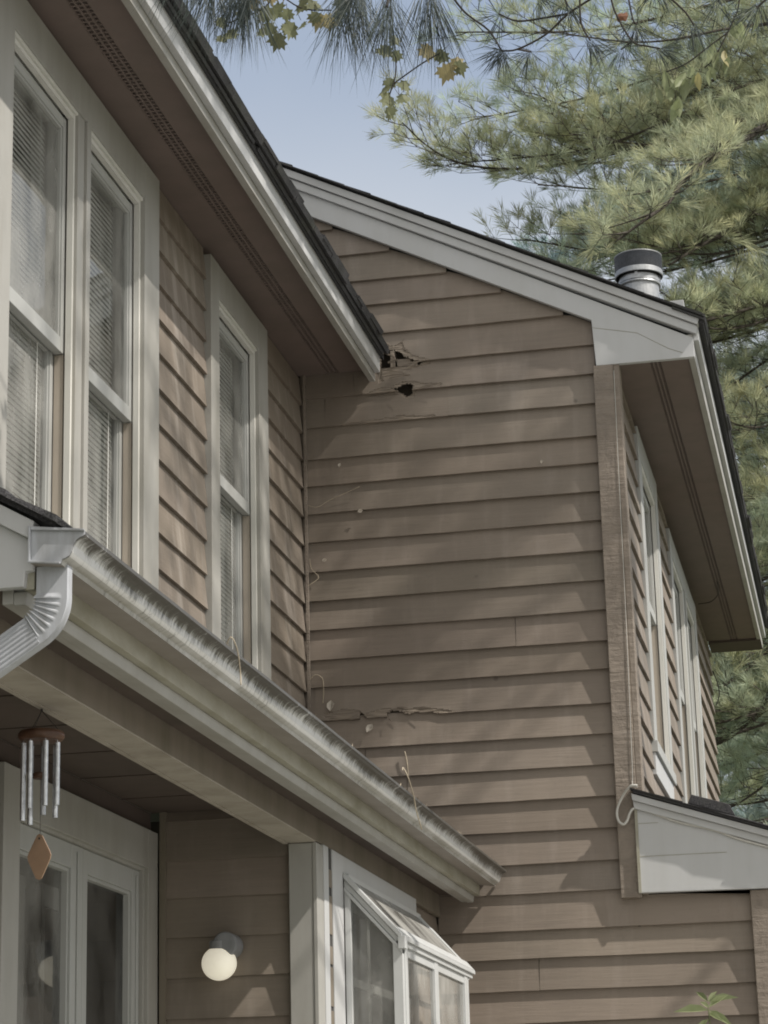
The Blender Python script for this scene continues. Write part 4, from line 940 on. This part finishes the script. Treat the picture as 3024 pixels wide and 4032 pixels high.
R5 = random.Random(33)
limbs = [([(1.5, 20.6, 11.6), (.6, 19.2, 10.9), (-0.27, 18.14, 10.05), (-0.57, 17.57, 9.61), (-0.73, 17.29, 9.41), (-0.94, 16.92, 9.08), (-1.04, 16.74, 8.85), (-1.22, 16.47, 8.60), (-1.42, 16.38, 8.43)], .036, 1.2),
         ([(1.5, 20.6, 11.0), (-.34, 19.3, 9.8), (-.73, 18.8, 9.39), (-.94, 18.5, 9.17), (-1.15, 18.2, 8.92)], .036, 1.2),
         ([(1.5, 20.6, 11.8), (-.58, 20.0, 10.98), (-1.26, 19.6, 10.68), (-1.93, 19.2, 10.4), (-2.48, 18.9, 10.25), (-2.91, 18.6, 10.21), (-3.18, 18.4, 10.31), (-3.38, 18.2, 10.48)], .017, 1.6),
         ([(1.5, 20.6, 12.4), (-.24, 20.0, 11.67), (-1.0, 19.5, 11.05), (-1.55, 19.0, 10.66), (-1.96, 18.7, 10.67), (-2.26, 18.5, 10.76)], .017, 1.6)]
for k in range(30):
    z0 = R5.uniform(5.0, 12.6); y = R5.uniform(18.8, 21.8); reach = R5.uniform(1.2, 2.3)+max(0, (z0-8.0))*.22
    x1 = -.2-reach; sag = R5.uniform(-1.3, -.3)
    limbs.append(([(1.5, 20.4, z0+.5), (.5, (y+20.4)/2, z0+.35), (-.4, y, z0), (-.4-(reach-.2)*.5, y-.3, z0+sag*.45), (x1, y-.6, z0+sag*.7+R5.uniform(0, .3))], R5.uniform(.013, .022), 1.2))
for e in ((-2.25, 18.4, 9.85), (-2.0, 18.6, 9.45), (-1.95, 18.3, 10.25), (-1.55, 18.2, 9.2), (-2.1, 18.9, 9.1), (-1.2, 18.4, 8.5), (-.9, 18.3, 7.6), (-1.0, 18.6, 6.4), (-1.1, 18.5, 5.2)):
    limbs.append(([(1.5, 20.4, e[2]+.9), (.2, 19.6, e[2]+.55), ((e[0]-.1)/2, 19.0, e[2]+.1), e], .015, 1.3))
NT = pine('pine_tree', 'large feathery yellow green pine reaching over the right gable roof', limbs, M['needle'], (1.5, 20.6, 0, 21, .3), .145, 20, .0024, 1.0, (1.0, .985, .88), 5)
limbs2 = []
for k in range(30):
    z0 = R5.uniform(5, 15.5); y = R5.uniform(27, 30); x1 = R5.uniform(-4.2, -1.2)
    limbs2.append(([(1.0, 29, z0+.6), ((1+x1)/2, y, z0), (x1, y-.8, z0-R5.uniform(.3, 1.3))], .03, .9))
N2 = pine('pine_tree', 'bluish darker pine standing farther behind, low to the right of the eave', limbs2, M['needle_far'], (1.0, 29, 0, 24, .35), .20, 16, .0050, .9, (1, 1, 1.04), 6, spray=1.5)

# --- near pine boughs reaching down into the top of the picture
def near_pine():
    global rng
    rng = np.random.default_rng(12); R = random.Random(12)
    P = thing('pine_tree', (1.6, -1.6, 0), 'near pine whose long needled twigs hang across the top of the picture', 'tree')
    t = MB(); t.tube([(1.6, -1.6, 0), (1.62, -1.6, 4), (1.6, -1.55, 9)], [.2, .17, .08], 14); t.build('trunk', M['bark'], P, smooth=True)
    tw = [[(-.46, 5.5, 4.59), (-.45, 5.5, 4.53), (-.41, 5.5, 4.44), (-.37, 5.5, 4.42), (-.34, 5.5, 4.41)], [(-.41, 5.5, 4.44), (-.44, 5.5, 4.42)],
          [(-.3, 5.3, 4.45), (-.26, 5.3, 4.4), (-.24, 5.3, 4.36)], [(-.43, 5.7, 4.69), (-.42, 5.7, 4.61), (-.41, 5.7, 4.59)],
          [(-.51, 5.2, 4.43), (-.51, 5.2, 4.35), (-.49, 5.2, 4.3)], [(-.04, 5.0, 4.26), (-.08, 5.0, 4.23)],
          [(-.47, 5.2, 4.42), (-.54, 5.2, 4.38), (-.6, 5.2, 4.33), (-.67, 5.2, 4.3), (-.71, 5.2, 4.3)],
          [(-.54, 5.2, 4.38), (-.61, 5.3, 4.43), (-.68, 5.3, 4.43), (-.74, 5.4, 4.51)],
          [(-.8, 5.0, 4.36), (-.78, 5.1, 4.36), (-.74, 5.2, 4.36), (-.71, 5.2, 4.3)], [(-.67, 5.2, 4.3), (-.65, 5.3, 4.34)],
          [(-.56, 5.2, 4.46), (-.54, 5.2, 4.40)], [(-.64, 5.25, 4.50), (-.62, 5.25, 4.46)], [(-.36, 5.4, 4.56), (-.33, 5.4, 4.52)], [(-.16, 5.1, 4.36), (-.17, 5.1, 4.31)]]
    near = [[(-.6, 3.2, 3.46), (-.615, 3.1, 3.36), (-.625, 3.0, 3.28)], [(-.58, 3.2, 3.46), (-.58, 3.1, 3.36), (-.575, 3.0, 3.25)], [(-.56, 3.3, 3.5), (-.55, 3.2, 3.41), (-.545, 3.2, 3.37)], [(-.62, 3.15, 3.44), (-.655, 3.05, 3.31)],
            [(-.83, 3.3, 3.55), (-.82, 3.2, 3.45), (-.808, 3.1, 3.37)], [(-.89, 3.3, 3.55), (-.88, 3.2, 3.46), (-.868, 3.1, 3.395)], [(-.85, 3.25, 3.5), (-.835, 3.15, 3.40)], [(-.91, 3.2, 3.52), (-.905, 3.1, 3.44)]]
    w_ = MB(); BS, DS, LS = [], [], []
    for p in tw:
        w_.tube(spline(p, 4), [.003-.001*i/(len(p)*4) for i in range((len(p)-1)*4+1)], 6)
        e = Vector(p[-1]); d = (e-Vector(p[-2])).normalized(); BS.append(e); DS.append(d); LS.append(.085)
        BS.append(e-d*.012); DS.append((d*.4+Vector((R.uniform(-1, 1), R.uniform(-1, 1), -.3))).normalized()); LS.append(.08)
    for p in near:
        w_.tube(spline(p, 4), .0025, 6)
        for f_ in (1.0, .72, .45):
            e = Vector(p[-2])*(1-f_)+Vector(p[-1])*f_; d = (Vector(p[-1])-Vector(p[-2])).normalized(); BS.append(e); DS.append((d*.6+Vector((R.uniform(-.35, .35), R.uniform(-.3, .3), -.8))).normalized()); LS.append(.132)
    # limbs that carry them back to the trunk, out of the frame
    for a, b in (((-.40, 5.5, 4.78), [(1.6, -1.6, 4.6), (.6, 2.0, 5.0)]), ((-.48, 5.2, 4.62), [(1.6, -1.6, 4.4), (.7, 2.0, 4.9)]), ((-.6, 3.2, 3.55), [(1.6, -1.6, 4.0), (.3, 1.2, 3.75)]), ((-.86, 3.3, 3.64), [(1.6, -1.6, 4.1), (.2, 1.5, 3.9)]), ((-.04, 5.0, 4.40), [(1.6, -1.6, 4.7), (.9, 2.0, 4.8)])):
        w_.tube(spline(b+[a], 6), [.022-.0009*i for i in range(13)], 6)
    w_.build('limbs', M['twig'], P)
    n = len(BS); far = len(tw)*2
    V1, F1, T1 = tufts(np.array(BS[:far]), np.array(DS[:far]), np.array(LS[:far]), 30, .0010, .95, np.ones((far, 3)), .12)
    V2, F2, T2 = tufts(np.array(BS[far:]), np.array(DS[far:]), np.array(LS[far:]), 50, .0006, .42, np.ones((n-far, 3)), .1)
    fast_mesh('needles', np.vstack([V1, V2]), np.vstack([F1, F2+len(V1)]), M['needle_near'], P, np.vstack([T1, T2]))
near_pine()

# --- broad leaves
LOBES = [(0, -.5), (.12, -.42), (.34, -.44), (.28, -.24), (.52, -.16), (.40, -.04), (.50, .18), (.28, .12), (.24, .26), (.12, .22), (0, .56), (-.12, .22), (-.24, .26), (-.28, .12), (-.50, .18), (-.40, -.04), (-.52, -.16), (-.28, -.24), (-.34, -.44), (-.12, -.42)]
OVAL = [(0, -.5), (.16, -.3), (.22, -.05), (.16, .2), (.0, .55), (-.16, .2), (-.22, -.05), (-.16, -.3)]
def leaf(mb, c, size, outline, R, col, hang=.8):
    # hanging leaf: tip points down, blade roughly turned anyhow about the vertical
    yaw = R.uniform(-.9, .9); tip = Vector((R.uniform(-.5, .5), R.uniform(-.5, .5), -hang)).normalized()
    sd = Vector((math.cos(yaw), math.sin(yaw), R.uniform(-.25, .25))); sd = (sd-tip*sd.dot(tip)).normalized(); nr = sd.cross(tip)
    c = Vector(c); fold = R.uniform(.1, .35); P = [c+(sd*u+tip*v_+nr*(fold*abs(u)-.25*v_*v_))*size for u, v_ in outline]
    mb.add(P+[c], [(i, (i+1) % len(P), len(P)) for i in range(len(P))], 0, col)
def leafy(name, label, mat, trunk, twigs, pts, outline, size, seed, lim, crown=None):
    R = random.Random(seed); P = thing(name, (trunk[0], trunk[1], 0), label, 'tree')
    t = MB(); t.tube([(trunk[0], trunk[1], 0), (trunk[0]+.05, trunk[1], 3), (trunk[0], trunk[1], trunk[2])], [.12, .1, .03], 12); t.build('trunk', M['bark'], P, smooth=True)
    w_ = MB()
    for l in lim: w_.tube(spline(l, 6), [.02-.017*i/((len(l)-1)*6) for i in range((len(l)-1)*6+1)], 6)
    for t_ in twigs: w_.tube(spline(t_, 5), .0022, 5)
    m = MB()
    for p in pts:
        v_ = R.uniform(.7, 1.25); yl = R.random()
        col = (v_*1.0, v_, v_) if yl < .88 else (v_*1.45, v_*1.15, v_*1.0)
        leaf(m, p, size*R.uniform(.75, 1.2), outline, R, col); w_.tube([Vector(p)+Vector((R.uniform(-.02, .02), R.uniform(-.02, .02), size*.9)), Vector(p)+Vector((0, 0, size*.4))], .0008, 4)
    if crown:
        w_.build('twigs', M['twig'], P); w_ = MB()
    for (cx, cy, cz), (rx, ry, rz), nl, sz in (crown or ()):
        for k in range(26):
            a, b, q = R.uniform(0, 6.28), R.uniform(-1, 1), R.uniform(.5, .95); e = Vector((cx+rx*q*math.cos(a)*math.sqrt(1-b*b), cy+ry*q*math.sin(a)*math.sqrt(1-b*b), cz+rz*q*b))
            w_.tube([(trunk[0], trunk[1], cz-rz*.8), ((trunk[0]+e.x)/2, (trunk[1]+e.y)/2, (cz-rz*.6+e.z)/2), e], [.02, .012, .004], 5)
            for _ in range(nl//26):
                g_ = e+Vector((R.gauss(0, rx*.2), R.gauss(0, ry*.2), R.gauss(0, rz*.16))); v_ = R.uniform(.7, 1.2); leaf(m, g_, sz*R.uniform(.7, 1.2), outline, R, (v_, v_, v_))
    w_.build('limbs', M['twig'], P); m.build('leaves', mat, P, tint=True)
mA = [(-1.59, 5.8, 4.8), (-1.57, 5.8, 4.76), (-1.59, 5.8, 4.75), (-1.5, 5.8, 4.85), (-1.44, 5.8, 4.81), (-1.45, 5.8, 4.76), (-1.43, 5.8, 4.72), (-1.39, 5.8, 4.75), (-1.4, 5.8, 4.8), (-1.36, 5.8, 4.76), (-1.32, 5.8, 4.78), (-1.28, 5.8, 4.76), (-1.25, 5.8, 4.78), (-1.32, 5.8, 4.82), (-1.36, 5.8, 4.82), (-1.24, 5.8, 4.81), (-1.53, 5.8, 4.82),
      (-1.12, 5.8, 4.65), (-1.09, 5.8, 4.63), (-1.09, 5.8, 4.68), (-1.13, 5.8, 4.53), (-1.11, 5.8, 4.5), (-1.11, 5.8, 4.46), (-1.07, 5.8, 4.5), (-1.07, 5.8, 4.54), (-1.11, 5.8, 4.55), (-.96, 5.8, 4.61), (-.92, 5.8, 4.59), (-.95, 5.8, 4.56), (-.91, 5.8, 4.57), (-1.0, 5.8, 4.63), (-.97, 5.8, 4.62)]
R6 = random.Random(3)
mA += [(R6.uniform(-1.5, -1.2), 5.8+R6.uniform(-.15, .15), R6.uniform(4.78, 4.9)) for _ in range(16)]
leafy('maple_tree', 'maple with small olive lobed leaves hanging left of the pine needles', M['maple'], (1.2, 7.4, 6.5),
      [[(-1.45, 5.8, 5.0), (-1.45, 5.8, 4.85), (-1.57, 5.8, 4.80)], [(-1.45, 5.8, 4.9), (-1.36, 5.8, 4.82), (-1.27, 5.8, 4.80)], [(-1.1, 5.8, 5.0), (-1.1, 5.8, 4.8), (-1.09, 5.8, 4.6), (-1.11, 5.8, 4.52)], [(-1.1, 5.8, 4.55), (-1.02, 5.8, 4.60), (-.96, 5.8, 4.63)]],
      mA, LOBES, .053, 41, [[(1.2, 7.4, 5.6), (0, 6.6, 5.6), (-1.1, 5.8, 5.0)], [(1.2, 7.4, 5.9), (-.2, 6.6, 5.9), (-1.45, 5.8, 5.0)]])
gL = [(-.38, 6.0, 4.52), (-.35, 6.0, 4.52), (-.33, 6.0, 4.48), (-.34, 6.0, 4.47), (-.36, 6.0, 4.56), (-.34, 6.0, 4.55), (-.32, 6.0, 4.56), (-.29, 6.0, 4.55), (-.27, 6.0, 4.55), (-.24, 6.0, 4.56), (-.23, 6.0, 4.57), (-.22, 6.0, 4.61), (-.19, 6.0, 4.61), (-.29, 6.0, 4.58), (-.19, 6.0, 4.75), (-.16, 6.0, 4.69), (-.14, 6.0, 4.69), (-.1, 6.0, 4.71), (-.23, 6.0, 4.63), (-.31, 6.0, 4.53), (-.19, 6.0, 4.59)]
leafy('broadleaf_tree', 'sprig of pale lime green leaves hanging in front of the big pine', M['pale_leaf'], (2.5, 9.2, 10.4),
      [[(-.14, 6.0, 4.79), (-.15, 6.0, 4.75), (-.18, 6.0, 4.69), (-.22, 6.0, 4.62), (-.25, 6.0, 4.59)], [(-.18, 6.0, 4.69), (-.24, 6.0, 4.65), (-.3, 6.0, 4.61), (-.36, 6.0, 4.59)]],
      gL, OVAL, .058, 43, [[(2.5, 9.2, 6.2), (1.0, 7.2, 5.6), (-.14, 6.0, 4.79)]], [((2.15, 8.9, 10.75), (1.7, 1.2, 1.05), 2600, .15), ((2.1, 8.9, 8.75), (1.4, 1.0, .9), 170, .12), ((2.2, 6.6, 9.75), (1.2, 1.6, .9), 900, .13)])  # unseen crown clusters added to shade and dapple the house walls
# weed tip at the lower right
def weed():
    P = thing('weed', (-.57, 8.6, 0), 'green leafy weed tip standing before the boards at the bottom right', 'plant')
    s = MB(); s.tube([(-.57, 8.6, 0), (-.565, 8.6, 1.2), (-.573, 8.6, 2.1), (-.578, 8.6, 2.21)], [.006, .005, .003, .002], 6); s.build('stem', M['pale_leaf'], P)
    l = MB(); R = random.Random(2)
    for (a, ln, up, z) in ((3.05, .13, .25, 2.19), (.15, .10, .9, 2.20), (.5, .12, .35, 2.22), (2.2, .08, .8, 2.22), (-.3, .10, -.45, 2.19), (-.1, .13, -.15, 2.13), (3.5, .09, -.6, 2.16), (1.0, .07, .9, 2.22), (-1.2, .09, -.1, 2.18), (-1.8, .07, .3, 2.2), (2.9, .1, -.2, 2.05), (0.2, .1, -.1, 2.02)):
        d = Vector((math.cos(a), math.sin(a)*.5, up)).normalized(); sd = d.cross(Vector((0, -1, .4))).normalized(); c = Vector((-.577, 8.6, z)); nr = sd.cross(d)
        pts = [(0, 0), (.25, .10), (.55, .12), (1, 0), (.55, -.12), (.25, -.10)]
        q = [c+d*ln*u+sd*ln*v_+Vector((0, 0, -ln*.25*u*u))+nr*abs(v_)*ln*.5 for u, v_ in pts]; v_ = R.uniform(.8, 1.3)
        l.add(q, [(0, 1, 2), (0, 2, 3), (0, 3, 4), (0, 4, 5)], 0, (v_, v_, v_))
    l.build('leaves', M['pale_leaf'], P, tint=True)
weed()
